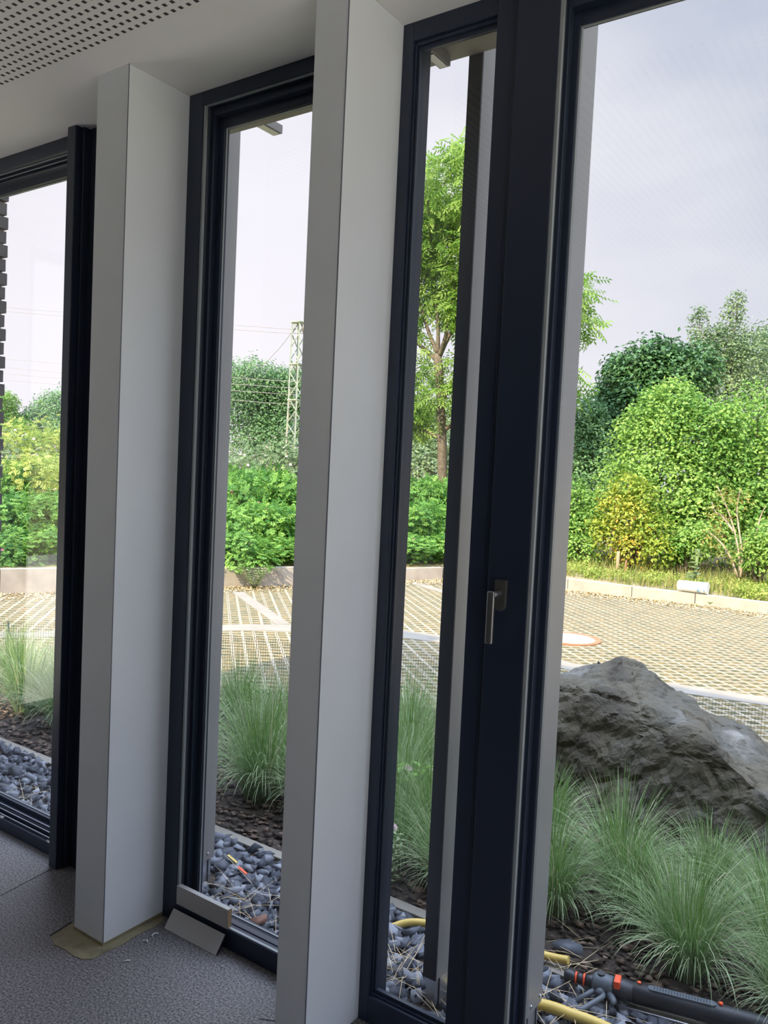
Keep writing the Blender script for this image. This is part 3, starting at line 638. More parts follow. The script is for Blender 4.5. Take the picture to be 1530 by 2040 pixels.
# ------------------------------------------------------------------ boulder
def boulder():
    fr = [(1168, 1650, 3.72), (1100, 1520, 3.95), (1095, 1372, 4.0), (1200, 1372, 4.02), (1250, 1384, 3.98), (1345, 1444, 3.88), (1440, 1512, 3.78), (1530, 1592, 3.70), (1720, 1740, 3.6)]
    bk_ = [(1090, 1345, 4.5), (1190, 1319, 4.55), (1238, 1311, 4.45), (1276, 1323, 4.45), (1330, 1382, 4.40), (1530, 1525, 4.30), (1720, 1680, 4.2)]
    pts = [at(*p) for p in fr+bk_]
    pts += [Vector(p) for p in ((-1.22, 3.68, -.18), (-1.0, 3.64, -.18), (-.4, 3.60, -.18), (.2, 3.6, -.18), (.3, 4.6, -.18), (-1.5, 4.75, -.18), (-1.55, 4.3, -.1), (-1.0, 4.9, .1))]
    bm = bmesh.new()
    for p in pts: bm.verts.new(p)
    r = bmesh.ops.convex_hull(bm, input=bm.verts)
    bmesh.ops.delete(bm, geom=list({g for g in r['geom_interior']+r['geom_unused'] if isinstance(g, bmesh.types.BMVert)}), context='VERTS')
    bmesh.ops.triangulate(bm, faces=bm.faces)
    for it in range(7):
        es = [e for e in bm.edges if e.calc_length() > .035]
        if not es: break
        bmesh.ops.subdivide_edges(bm, edges=es, cuts=1); bmesh.ops.triangulate(bm, faces=[f for f in bm.faces if len(f.verts) > 3])
    bmesh.ops.smooth_vert(bm, verts=bm.verts, factor=.5, use_axis_x=True, use_axis_y=True, use_axis_z=True)
    bm.normal_update(); nn = [(v, v.co.copy(), v.normal.copy()) for v in bm.verts]
    for v, c, nr in nn:
        a = noise.fractal(c*2.2, 1.0, 2.1, 5)*.045
        st = Vector((c.x*3+c.z*6, c.y*4, c.z*14-c.x*9)); b = noise.fractal(st*.55, .9, 2.0, 4)*.020
        d = noise.voronoi(c*5.5)[0]; e = (d[1]-d[0]); crack = -.018*max(0, 1-e*7)
        v.co = c + nr*(a+b+crack)
    me = bpy.data.meshes.new('boulder'); bm.to_mesh(me); bm.free(); me.materials.append(M['rock'])
    me.polygons.foreach_set('use_smooth', [False]*len(me.polygons))
    return link('boulder', me)
tag(boulder(), 'big dark angular boulder in the planting bed behind the grasses', 'boulder')

# ------------------------------------------------------------------ wire fence along the bed
fe = empty('wire_fence', (curve[3][0], curve[3][1], GZ)); tag(fe, 'low dark wire mesh fence between the grasses and the paving', 'fence')
fx, fy = np.array(curve[2:14]).T
seglen = np.r_[0, np.cumsum(np.hypot(np.diff(fx), np.diff(fy)))]
def fpt(s): return np.interp(s, seglen, fx), np.interp(s, seglen, fy)
wm = MB(); L = seglen[-1]; ox, oy = fe.location.x, fe.location.y
s = 0; prev = None
while s < L:
    x, y = fpt(s); x2, y2 = fpt(s+.01); wm.box(x-ox-.0007, x-ox+.0007, y-oy-.0007, y-oy+.0007, 0, .395); s += .0185
s = 0; pts = []
while s < L: pts.append(fpt(s)); s += .25
for k in range(16):
    zz = .01+k*.0257
    for a, b in zip(pts[:-1], pts[1:]): wm.bar((a[0]-ox, a[1]-oy, zz), (b[0]-ox, b[1]-oy, zz), .0014)
wm.build('wire_mesh', M['wire'], fe)
for (x, y) in ((-5.80, 3.43), (-3.30, 4.74)):
    MB().tube([(x-ox, y-oy, -.1), (x-ox, y-oy, .405 if x > -5 else .40)], .0075, 8).build('post', M['black'], fe)

# ------------------------------------------------------------------ hoses and sprayer
def smooth(pts, n=8):
    out = []; P = [Vector(p) for p in pts]
    for i in range(len(P)-1):
        a, b, c, d = P[max(i-1, 0)], P[i], P[i+1], P[min(i+2, len(P)-1)]
        for k in range(n):
            t = k/n; out.append(.5*((2*b)+(c-a)*t+(2*a-5*b+4*c-d)*t*t+(3*b-a-3*c+d)*t**3))
    return out+[P[-1]]
hz = GZ+.045
tag(MB().tube(smooth([(-2.34, 2.43, hz-.07), (-2.0, 2.36, hz-.075), (-1.70, 2.36, hz-.06), (-1.58, 2.39, hz-.045), (-1.46, 2.47, hz-.002), (-1.2, 2.53, hz), (-1.0, 2.575, hz), (-.925, 2.582, hz+.01)]), .0135, 12).build('garden_hose', M['hose']),
    'yellow garden hose running over the gravel to the black sprayer', 'hose', 'yellow hoses')
p1, p2, p3 = atz(1070, 2000, hz), atz(1140, 2022, hz), atz(1215, 2052, hz)
tag(MB().tube(smooth([(p1.x-.25, p1.y-.05, hz-.04), p1, p2, p3, (p3.x+.3, p3.y-.03, hz)]), .0175, 14).build('garden_hose', M['hose']),
    'thick yellow hose in front of the sprayer at the foot of the right fin', 'hose', 'yellow hoses')
for px, py, c, ln, lab in ((463, 1712, 'hose', .035, 'short yellow plastic strip on the gravel beyond the second window'), (483, 1735, 'orange', .03, 'short orange plastic strip on the gravel beyond the second window')):
    p = atz(px, py, GZ+.045); tag(MB().bar((-ln, ln*.25, .004), (ln, -ln*.25, 0), .010, .003).build('plastic_strip', M[c], None, p), lab, 'plastic strip', 'plastic strips on the gravel')
def lance():
    a = atz(1124, 1941, GZ+.06); b = atz(1530, 2046, GZ+.075); ax = (b-a).normalized(); o = empty('hose_sprayer', a)
    tag(o, 'black telescopic hose sprayer with orange buttons lying along the kerb', 'sprayer')
    L = (b-a).length; sd = ax.cross(Vector((0, 0, 1))).normalized(); up = sd.cross(ax)
    P = lambda s, x=0, y=0: ax*s+sd*x+up*y
    def prof(name, st, m, par, n=18): return MB().tube([P(s) for s, r in st], [r for s, r in st], n).build(name, m, par)
    q = prof('hose_coupling', [(0, .012), (.004, .019), (.02, .021), (.03, .017), (.036, .017)], M['black'], o)
    prof('orange_ring', [(.036, .0175), (.042, .0175)], M['orange'], q)
    prof('coupling_body', [(.042, .016), (.062, .0165)], M['black'], q)
    prof('orange_ring', [(.062, .0185), (.068, .0185)], M['orange'], q)
    prof('swivel', [(.068, .017), (.085, .020), (.095, .024)], M['black'], o)
    hd = prof('head_housing', [(.092, .024), (.10, .032), (.125, .034), (.145, .031), (.16, .030)], M['greyplastic'], o)
    MB().tube([P(.118, 0, .030), P(.118, .0, .037)], .012, 16).build('round_button', M['black'], hd)
    # hanging loop: flat ring towards the windows
    A_, B_ = P(.112, .042, -.012), P(.066, .104, -.022); dA = (B_-A_).normalized(); nA = dA.cross(up).normalized(); ring = []
    for k in range(25):
        t = math.pi*(k % 12)/11.0 if k < 24 else 0
        c_, sg = (B_, 1) if k < 12 else (A_, -1)
        if k == 24: c_, sg, t = B_, 1, 0
        ring.append(c_+nA*.019*math.cos(t)*sg+dA*.019*math.sin(t)*sg)
    MB().tube(ring, .0085, 8).build('hanging_loop', M['greyplastic'], hd)
    MB().tube([P(.124, .018, -.004), P(.112, .044, -.012)], [.018, .010], 10).build('loop_neck', M['greyplastic'], hd)
    MB().tube([P(.145, .02, -.01), P(.165, .05, -.016), P(.16, .062, -.02)], [.014, .010, .006], 10).build('trigger', M['greyplastic'], hd)
    cl = MB().obox(P(.170, .006, .022), ax*.010, sd*.022, up*.014); cl.build('orange_clip', M['orange'], o, bevel=.003)
    bd = prof('barrel', [(.155, .030), (.165, .031), (.215, .031), (.216, .0295), (.218, .0295), (.219, .0315), (.40, .031), (L, .028), (L+.12, .027)], M['black'], o, 24)
    MB().tube([P(.235, -.004, .031), P(.235, -.004, .036)], .006, 10).build('orange_button', M['orange'], bd)
    g = MB(); m = 14
    ou = [(.262+.0, -.0)]; pad = []
    for k in range(2*m):
        t = math.pi*(k/(m-1)) if k < m else math.pi*((k-m)/(m-1))+math.pi
        s0 = .275 if k >= m else .45
        pad.append((s0+.013*math.sin(t) if k < m else s0+.013*math.sin(t), .013*math.cos(t)))
    vs = [P(s, x+.004, .0325) for s, x in pad]+[P(s, x+.004, .026) for s, x in pad]; nn = len(pad)
    g.add(vs, [tuple(range(nn)), tuple(range(2*nn-1, nn-1, -1))]+[(i, nn+i, nn+(i+1) % nn, (i+1) % nn) for i in range(nn)])
    gp = g.build('grip_pad', M['greyplastic'], bd)
    dm = MB()
    for k in range(20):
        for j in (-1, 0, 1): dm.tube([P(.282+k*.0085, .004+j*.006, .031), P(.282+k*.0085, .004+j*.006, .0338)], .0014, 5)
    dm.build('grip_dots', M['black'], gp)
    MB().tube([P(.45, .0, .030), P(.45, 0, .035)], .0001, 5)
    MB().tube([P(.475, -.002, .028), P(.475, -.002, .037)], .006, 10).build('orange_button', M['orange'], bd)
    MB().tube([P(.17, .040, -.03), P(.50, .045, -.03)], .003, 8).build('side_rod', M['steel'], o)
lance()

# ------------------------------------------------------------------ foliage builders
def leaf_verts(P, Dv, Nn, Ln, Wd, fold=.25):
    """one folded leaf per point: 4 vertices, 2 triangles"""
    S_ = unit(np.cross(Dv, Nn)); Nn = np.cross(S_, Dv); L = Ln[:, None]; Wd = Wd[:, None]
    b = P; tip = P+Dv*L-Nn*L*.12; m = P+Dv*L*.45
    l = m+S_*Wd/2+Nn*Wd*fold; r = m-S_*Wd/2+Nn*Wd*fold
    V = np.stack([b, l, tip, r], 1).reshape(-1, 3); k = 4*np.arange(len(P))[:, None]
    T = np.concatenate([k+np.array([0, 2, 1]), k+np.array([0, 3, 2])]); return V, T
def crown(blobs, n, Ln, g, kind='simple', wr=.55, shell=.55, npairs=3, droopy=0.3, upb=.5):
    """leaf mesh on a union of ellipsoidal puffs; returns V,T,rnd"""
    B = np.array([(*c, *r) for c, r in blobs], float); w = (B[:, 3]*B[:, 4]+B[:, 3]*B[:, 5]); w /= w.sum()
    i = g.choice(len(B), n, p=w); d = rdir(n, g); d[:, 2] = np.where((d[:, 2] < -.3) & (g.random(n) < .5), -d[:, 2], d[:, 2]); rr = (shell+(1-shell)*g.random(n)**.6)
    lump = 1+.15*np.sin(d[:, 0]*7+i)*np.sin(d[:, 1]*6+2*i)+.10*np.sin(d[:, 2]*11+3*i)*np.sin(d[:, 0]*9)+.10*g.normal(size=n)
    P = B[i, :3]+d*B[i, 3:]*(rr*lump)[:, None]
    nrm = unit(d*.6+np.array([0, 0, upb])+g.normal(size=(n, 3))*.35)
    out_ = unit(np.cross(nrm, rdir(n, g))+d*.5-np.array([0, 0, droopy]))
    tone = np.clip(.45+g.normal(0, .18, n)+.22*np.sin(i*2.3), 0, .92)
    if kind == 'simple':
        V, T = leaf_verts(P, out_, nrm, Ln*g.uniform(.7, 1.3, n), Ln*wr*g.uniform(.8, 1.2, n)); return V, T, np.concatenate([tone, tone])
    # compound leaf: leaflets in pairs on a stalk
    k = 2*npairs+1; side = unit(np.cross(out_, nrm)); size = Ln*g.uniform(.8, 1.2, n)
    Ps, Ds = [], []
    for q in range(npairs):
        for s in (-1, 1):
            Ps.append(P+out_*(size*(.6+q*.62))[:, None]); Ds.append(unit(out_*.55+side*s*.85-nrm*.12))
    Ps.append(P+out_*(size*(.6+(npairs-1)*.62+.3))[:, None]); Ds.append(out_)
    Ps = np.concatenate(Ps); Ds = np.concatenate(Ds); nr = np.tile(unit(nrm+0*nrm), (k, 1)); nr = unit(nr+g.normal(size=nr.shape)*.15); sz = np.tile(size, k)
    V, T = leaf_verts(Ps, Ds, nr, sz, sz*wr); tt = np.tile(tone, k); return V, T, np.concatenate([tt, tt])
def blossoms(blobs, n, size, g, petals=5):
    B = np.array([(*c, *r) for c, r in blobs], float); i = g.integers(0, len(B), n); d = rdir(n, g); d[:, 2] = abs(d[:, 2])
    P = B[i, :3]+d*B[i, 3:]*1.06; nrm = unit(d+np.array([0, 0, .3])); u = unit(np.cross(nrm, rdir(n, g))); v = np.cross(nrm, u); Ps, Ds = [], []
    for k in range(petals):
        a = 2*math.pi*k/petals; dd = unit(u*math.cos(a)+v*math.sin(a)+nrm*.35); Ps.append(P); Ds.append(dd)
    Ps = np.concatenate(Ps); Ds = np.concatenate(Ds); nr = np.tile(nrm, (petals, 1)); sz = np.full(len(Ps), size)
    V, T = leaf_verts(Ps, Ds, nr, sz, sz*.9, .1); r = g.random(len(T)); return V, T, r
def stems(base, blobs, r0_=.02, g=random, n=6):
    mb = MB()
    for k in range(n):
        c, rr = blobs[k % len(blobs)]; c = Vector(c); b = Vector(base)+Vector((g.uniform(-.1, .1), g.uniform(-.1, .1), 0))
        m = b.lerp(c, .5)+Vector((g.uniform(-.1, .1), g.uniform(-.1, .1), .05))
        mb.tube([b, m, c+Vector((0, 0, rr[2]*.5))], [r0_, r0_*.7, r0_*.3], 6)
    return mb
def puffs(w, h, k, seed, base=.15):
    """cluster of puffs for a rounded shrub of radius w and height h, local coordinates"""
    g = random.Random(seed); L = [((0, 0, h*.5), (w*.75, w*.75, h*.5))]
    for i in range(k):
        a = 2*math.pi*i/k+g.uniform(-.3, .3); r = w*g.uniform(.35, .6); z = h*g.uniform(.28, .78); q = w*g.uniform(.32, .48)
        L.append(((r*math.cos(a), r*math.sin(a), z), (q, q, q*.85)))
    return L
PROTO = {}
def proto(key, w, h, k, n, Ln, mt, seed, stem=M['bark'], **kw):
    """parts of a plant as mesh data, so that copies can share them"""
    if key in PROTO: return PROTO[key]
    fl = kw.pop('flower', None); g = np.random.default_rng(seed); bl = kw.pop('blobs', None) or puffs(w, h, k, seed)
    V, T, r = crown(bl, n, Ln, g, **kw); parts = [('foliage', np_mesh('foliage', V, T, M[mt], r))]
    if fl:
        V, T, r = blossoms(bl, fl[1], fl[2], g); parts.append(('blossoms', np_mesh('blossoms', V, T, M[fl[0]], r)))
    st = stems((0, 0, 0), bl, .014, random.Random(seed)); o = st.build('stems', stem); me = o.data; bpy.data.objects.remove(o); parts.append(('stems', me))
    PROTO[key] = parts; return parts
def place(name, parts, loc, s=1, rz=0, sz=None):
    o = empty(name, loc, rz); o.scale = (s, s, sz or s)
    for nm, me in parts: link(nm, me, o)
    return o

# ------------------------------------------------------------------ rose hedge seen through windows one to three
for sd in (0, 1, 2):
    proto('rose%d' % sd, .85, 1.15, 9, 1500, .050, 'rose', 20+sd, kind='comp', flower=('pink', 3, .035), wr=.62)
    proto('mid%d' % sd, .95, 1.5, 9, 1500, .055, 'mid', 30+sd, kind='comp', flower=('palepink', 45, .030), wr=.55)
    proto('grey%d' % sd, 1.1, 2.0, 10, 2200, .055, 'grey', 40+sd, kind='comp', flower=('palepink', 240, .036), wr=.4)
proto('yellow', 1.0, 2.0, 10, 2000, .05, 'yrose', 51, kind='comp', flower=('palepink', 60, .035), wr=.5)
def wallpt(t):
    return Vector((np.interp(t, range(len(wl)), [p[0] for p in wl]), np.interp(t, range(len(wl)), [p[1] for p in wl]), 0))
def behind(t, off):
    a, b = wallpt(t-.05), wallpt(t+.05); n = (b-a).normalized(); return wallpt(t)+Vector((-n.y, n.x, 0))*off
wn = ['leftmost', 'second', 'narrow third']
hedge = [  # (direction of view, distance Y, kind, width scale, height of the top in the view, window, words)
 (0, 5.62, 'rose0', .70, 1045, 0, 'front rose shrub at the left picture edge'), (98, 6.15, 'rose1', .72, 1050, 0, 'front rose shrub beside the dark post'),
 (15, 6.1, 'rose2', .90, 985, 0, 'second row rose shrub at the left picture edge'), (112, 6.7, 'rose0', .9, 975, 0, 'second row rose shrub beside the dark post'),
 (0, 6.8, 'rose1', 1.05, 925, 0, 'third row rose shrub at the left picture edge'), (95, 7.3, 'yellow', .85, 880, 0, 'yellow green blossoming shrub beside the dark post'),
 (15, 7.9, 'grey0', .95, 865, 0, 'tall blossoming shrub at the left picture edge'), (85, 8.6, 'yellow', .9, 815, 0, 'tall yellow green shrub behind the hedge'),
 (482, 8.22, 'rose1', .75, 1060, 1, 'front rose shrub beside the grey fin'), (572, 9.0, 'rose2', .75, 1065, 1, 'front rose shrub against the near pier'),
 (495, 8.9, 'rose0', .9, 995, 1, 'second row rose shrub beside the grey fin'), (588, 9.7, 'rose2', .9, 1000, 1, 'second row rose shrub against the near pier'),
 (478, 9.8, 'rose1', 1.0, 935, 1, 'third row rose shrub beside the grey fin'), (570, 10.5, 'rose0', 1.0, 930, 1, 'third row rose shrub against the near pier'),
 (490, 11.2, 'grey1', .95, 870, 1, 'pale blossoming shrub beside the grey fin'), (575, 11.8, 'grey2', .95, 855, 1, 'pale blossoming shrub below the steel mast'),
 (805, 11.05, 'rose2', .75, 1065, 2, 'front rose shrub at the left frame'), (880, 11.8, 'rose0', .75, 1060, 2, 'front rose shrub against the dark fin'),
 (825, 12.0, 'rose1', .9, 1000, 2, 'second row rose shrub at the left frame'), (895, 12.8, 'rose2', .9, 1000, 2, 'second row rose shrub against the dark fin'),
 (815, 13.2, 'rose0', 1.0, 945, 2, 'third row rose shrub at the left frame'), (885, 13.9, 'rose1', 1.0, 955, 2, 'third row rose shrub against the dark fin')]
hidden = [(170, 6.8, 'rose2', .9, 1040), (260, 7.2, 'rose0', .9, 1040), (350, 7.9, 'rose1', .9, 1045), (415, 8.2, 'rose2', .8, 1050),
 (170, 8.2, 'rose1', 1.1, 930), (260, 9.0, 'grey2', 1.0, 880), (350, 9.6, 'grey0', 1.0, 880), (420, 10.2, 'rose0', 1.1, 930),
 (650, 9.7, 'rose0', .85, 1055), (710, 10.4, 'rose1', .85, 1055), (755, 11.0, 'rose2', .85, 1055), (660, 11.4, 'grey1', 1.0, 900), (740, 12.2, 'rose1', 1.1, 940), (700, 13.5, 'grey0', 1.2, 880),
 (950, 13.2, 'rose1', 1.0, 1030), (1010, 13.4, 'rose2', 1.0, 1020), (1070, 13.4, 'rose0', 1.0, 1020), (960, 14.8, 'rose0', 1.2, 940), (1040, 15.0, 'grey1', 1.2, 920), (1095, 14.6, 'grey2', 1.0, 960)]
cnt = {}
for px, Y, kd, s_, ty in hidden:
    w = 3 if px < 600 else 4 if px < 800 else 5; front = ty > 1000; q = cnt[(w, front)] = cnt.get((w, front), 0)+1
    hedge.append((px, Y, kd, s_, ty, w, '%s from the left in the %s row' % (('first', 'second', 'third', 'fourth')[q-1], 'front' if front else 'rear')))
hg = random.Random(3)
for px, Y, kd, s, ty, w, lab in hedge:
    p = at(px, 1000, Y); p.z = GZ+.17; hp = max(v.co.z for v in PROTO[kd][0][1].vertices)*.93
    o = place('rose_shrub' if kd.startswith('rose') else 'flowering_shrub', PROTO[kd], p, s, hg.uniform(0, 6), (at(px, ty, Y).z-p.z)/hp)
    if w < 3: tag(o, '%s in the %s window' % (lab, wn[w]), 'shrub', 'hedge shrubs above the retaining wall')
    else: tag(o, 'hedge shrub ' + lab + ' behind the ' + ('middle white pier', 'near white pier', 'dark column')[w-3], 'shrub', 'hedge shrubs behind the ' + ('middle pier', 'near pier', 'dark column')[w-3])

def single(name, label, cat, blobs, n, Ln, mt, seed, trunk=None, group=None, loc=None, **kw):
    """one plant with its own crown, blobs in world coordinates"""
    g = np.random.default_rng(seed); loc = Vector(loc); bl = [((c[0]-loc.x, c[1]-loc.y, c[2]-loc.z), r) for c, r in blobs]
    V, T, r = crown(bl, n, Ln, g, **kw); o = empty(name, loc); tag(o, label, cat, group)
    link('foliage', np_mesh('foliage', V, T, M[mt], r), o)
    if trunk is None: trunk = stems((0, 0, 0), bl, .035, random.Random(seed), 7)
    elif trunk is not False:
        trunk.v = [(a-loc.x, b-loc.y, c-loc.z) for a, b, c in trunk.v]
    if trunk: trunk.build('trunk', M['bark'], o)
    return o
def pb(px, py, Y, r, rz=None, ry=None): return (tuple(at(px, py, Y)), (r, ry or r, rz or r))
def foot(px, Y, z=.2): p = at(px, 1000, Y); return (p.x, p.y, z)

# ------------------------------------------------------------------ trees
# tall light green ash beyond the hedge
TY = 16.0
tr = MB()
A0, A1, A2 = at(885, 1010, TY), at(880, 850, TY), at(872, 705, TY)
A0.z = .2
tr.tube(smooth([A0, A1, A2], 5), [.115]*5+[.10]*5+[.085], 10)
limbs = [((872, 705), (850, 650), (826, 560), (800, 420)), ((872, 705), (872, 640), (862, 540), (850, 360)), ((874, 712), (893, 650), (910, 560), (925, 320)), ((874, 715), (900, 660), (960, 560), (1010, 420)),
         ((880, 800), (930, 720), (1040, 640), (1130, 600)), ((880, 875), (850, 860), (815, 850), (780, 820)), ((880, 860), (930, 830), (1010, 800), (1100, 770)), ((872, 720), (840, 690), (780, 640), (740, 560)),
         ((850, 560), (835, 500), (838, 440), (832, 380)), ((893, 650), (905, 580), (898, 500), (905, 420))]
lg = random.Random(8)
ends = []
for k, q in enumerate(limbs):
    pts = smooth([at(x, y, TY+lg.uniform(-.15, .15)*(j > 0)+(lg.uniform(-1.2, 1.2) if j == 3 else 0)) for j, (x, y) in enumerate(q)], 4)
    tr.tube(pts, list(np.linspace(.055, .012, len(pts))), 7); ends += pts[5:]
    for j in range(5, len(pts), 2):
        e = pts[j]+Vector((lg.uniform(-.6, .6), lg.uniform(-.6, .6), lg.uniform(.15, .8))); tr.tube([pts[j], e], [.014, .005], 5); ends.append(e)
bl = [(tuple(e+Vector((lg.uniform(-.15, .15), lg.uniform(-.2, .2), lg.uniform(0, .25)))), (lg.uniform(.26, .42),)*3) for e in ends]
bl += [pb(x, y, TY+dy, r) for x, y, dy, r in ((850, 350, 0, .42), (880, 400, .3, .5), (915, 320, -.2, .42), (838, 430, 0, .40), (905, 450, .2, .45), (860, 480, -.3, .5), (840, 560, .2, .32), (900, 540, 0, .35), (880, 615, .3, .3), (830, 700, 0, .42), (840, 760, .2, .5), (880, 790, -.2, .5), (905, 740, .2, .40), (820, 820, .2, .45), (930, 300, 0, .35),
       (990, 330, 0, .7), (1050, 420, 0, .8), (970, 470, .2, .8), (1080, 540, 0, .7), (1000, 620, 0, .9), (1120, 640, 0, .6), (1150, 590, .1, .42), (1165, 650, 0, .33), (1100, 760, 0, .6), (1140, 780, 0, .32), (960, 760, .2, .7), (770, 620, 0, .6), (760, 740, 0, .6), (745, 480, 0, .5), (1150, 545, .1, .22), (790, 540, 0, .4))]
single('ash_tree', 'tall light green tree with a forked trunk behind the hedge in the narrow third window', 'tree', bl, 6800, .115, 'lime', 77, tr, loc=(A0.x, A0.y, .2), kind='comp', wr=.34, shell=.15, npairs=4, droopy=.55, upb=.5)

far_trees = [
 ('dark_tree', 'dense dark tree at the left of the second window behind the overhead wires', [pb(480, 770, 40, 1.6), pb(505, 760, 40, 1.7), pb(490, 820, 40, 2.2), pb(450, 780, 41, 2.0), pb(530, 800, 41, 2), pb(480, 880, 40, 2.6), pb(530, 900, 40, 2.2)], 16000, .17, 'far', (490, 40)),
 ('dark_tree', 'dense dark tree left of the steel mast in the second window', [pb(548, 770, 42, 1.5), pb(565, 790, 42, 1.9), pb(540, 830, 42, 2.2), pb(585, 775, 42, 1.2), pb(570, 880, 41, 2.6), pb(540, 940, 41, 2.2)], 14000, .17, 'far', (555, 42)),
 ('dark_tree', 'dense dark tree behind the steel mast and the near pier', [pb(605, 780, 43, 1.7), pb(630, 800, 43, 2.5), pb(600, 840, 43, 2), pb(615, 900, 43, 2.6)], 9000, .18, 'far', (615, 43)),
 ('round_tree', 'rounded green tree on the skyline beside the dark post in the leftmost window', [pb(95, 830, 30, 1.3), pb(120, 815, 30, 1.3), pb(70, 850, 30, 1.2), pb(140, 860, 30, 1.6)], 8000, .15, 'far', (100, 30)),
 ('round_tree', 'rounded green tree on the skyline at the left picture edge', [pb(15, 805, 28, .75), pb(-15, 815, 28, 1.3), pb(10, 850, 28, 1.3), pb(40, 870, 28, 1.1)], 7000, .14, 'mid', (5, 28)),
 ('bushy_tree', 'grey green bushy tree behind the ash trunk in the narrow third window', [pb(830, 920, 21, 1.0), pb(870, 900, 21, .9), pb(905, 920, 21, 1.1), pb(800, 900, 21, 1.1), pb(850, 950, 20, 1.0)], 8000, .10, 'grey', (850, 21)),
 ('bushy_tree', 'pale green bush low behind the hedge at the left of the narrow third window', [pb(815, 860, 26, 1.0), pb(850, 850, 26, .9), pb(890, 850, 26, 1.0), pb(790, 880, 26, 1.2)], 5000, .12, 'silver', (830, 26)),
]
for nm, lab, bl, n, Ln, mt, (fxp, fY) in far_trees:
    single(nm, lab, 'tree', bl, n, Ln, mt, len(lab)*7, loc=foot(fxp, fY, .3), group='trees beyond the hedge', shell=.5, wr=.7)
right = [
 ('broadleaf_shrub', 'large fresh green broadleaf shrub filling the middle of the rightmost window', 'shrub',
  [pb(1340, 850, 15, .75), pb(1300, 900, 15, .8), pb(1400, 880, 15, .8), pb(1330, 980, 14.6, .9), pb(1250, 960, 15, .6), pb(1430, 950, 15, .8), pb(1400, 1040, 14.6, .8), pb(1320, 1050, 14.5, .7), pb(1460, 1020, 15, .8), pb(1345, 790, 15.2, .38), pb(1300, 800, 15.3, .30), pb(1270, 850, 15, .4), pb(1250, 1050, 14.8, .6), pb(1370, 820, 15, .35), pb(1440, 840, 15, .4)], 22000, .078, 'mid', (1350, 15)),
 ('broadleaf_tree', 'dark glossy tree on the left skyline of the rightmost window', 'tree',
  [pb(1290, 740, 19.5, .75), pb(1250, 760, 19.5, .7), pb(1320, 720, 19.6, .6), pb(1220, 800, 19.5, .6), pb(1340, 770, 19.5, .8), pb(1270, 830, 19.3, 1.0), pb(1200, 870, 19.3, .8), pb(1225, 735, 19.6, .35), pb(1380, 740, 19.8, .7), pb(1200, 940, 19, .9)], 14000, .125, 'dark', (1270, 19.5)),
 ('birch_tree', 'tall wispy grey green tree with swaying tips at the right skyline', 'tree',
  [pb(1392, 650, 22, .28, .55), pb(1400, 690, 22, .4, .5), pb(1428, 680, 22, .25, .45), pb(1460, 640, 22, .33, .75), pb(1470, 610, 22, .18, .4), pb(1450, 700, 22, .7, .8), pb(1420, 740, 22, .9), pb(1480, 720, 22, .8), pb(1380, 760, 22, .8), pb(1440, 800, 22, 1.2), pb(1390, 632, 22, .14, .3)], 11000, .08, 'grey', (1430, 22)),
 ('birch_tree', 'thin grey green treetop at the right picture edge', 'tree',
  [pb(1520, 690, 24, .6, .5), pb(1505, 720, 24, .7), pb(1540, 740, 24, 1.2), pb(1500, 790, 24, 1.2), pb(1560, 700, 24, 1.0), pb(1540, 830, 23, 1.5)], 7000, .09, 'grey', (1530, 24)),
 ('bushy_tree', 'blue green bushy tree just right of the grey fin in the rightmost window', 'tree',
  [pb(1160, 850, 18, .7), pb(1185, 880, 18, .65), pb(1140, 900, 18, .9), pb(1180, 950, 17.5, .8), pb(1150, 1000, 17, .8), pb(1200, 830, 18.4, .4), pb(1165, 830, 18, .5)], 8000, .085, 'far', (1165, 18)),
 ('broadleaf_shrub', 'grey green shrub at the right picture edge above the dead branches', 'shrub',
  [pb(1510, 850, 16, .8), pb(1540, 900, 16, .9), pb(1490, 920, 16, .8), pb(1520, 980, 15.6, .9), pb(1500, 1050, 15.2, .8), pb(1550, 1060, 15, .8)], 9000, .085, 'mid', (1520, 16)),
 ('maple_sapling', 'young tree with yellow and orange leaves beside the wooden stake', 'tree',
  [pb(1250, 980, 13.6, .33), pb(1225, 1010, 13.6, .32), pb(1280, 990, 13.6, .30), pb(1255, 1040, 13.4, .42), pb(1215, 1070, 13.4, .36), pb(1300, 1060, 13.4, .36), pb(1265, 1095, 13.3, .36), pb(1310, 1100, 13.2, .28), pb(1185, 1050, 13.5, .18)], 4200, .068, 'orangeleaf', (1262, 13.5)),
 ('undergrowth_shrub', 'low fresh green bush at the foot of the grey fin in the rightmost window', 'shrub',
  [pb(1150, 1010, 14, .4), pb(1135, 1060, 13.8, .45), pb(1175, 1050, 13.8, .38), pb(1160, 1100, 13.3, .35), pb(1195, 1010, 14.2, .35), pb(1120, 1000, 14, .5)], 4500, .065, 'mid', (1155, 13.9)),
 ('undergrowth_shrub', 'low green bush below the big shrub left of the dead branches', 'shrub',
  [pb(1360, 1090, 13.5, .28), pb(1390, 1080, 13.6, .34), pb(1340, 1100, 13.4, .22), pb(1420, 1070, 14.2, .3)], 2200, .07, 'mid', (1370, 13.5)),
 ('undergrowth_shrub', 'low green bush at the right picture edge beside the bare stems', 'shrub',
  [pb(1510, 1110, 13.0, .30), pb(1540, 1090, 13, .4), pb(1480, 1100, 13.4, .24)], 2600, .06, 'mid', (1515, 13)),
]
for nm, lab, cat, bl, n, Ln, mt, (fxp, fY) in right:
    tk = None
    single(nm, lab, cat, bl, n, Ln, mt, len(lab)*5+n, loc=foot(fxp, fY, .12), group='plants beyond the low kerb', shell=.42, wr=.62)
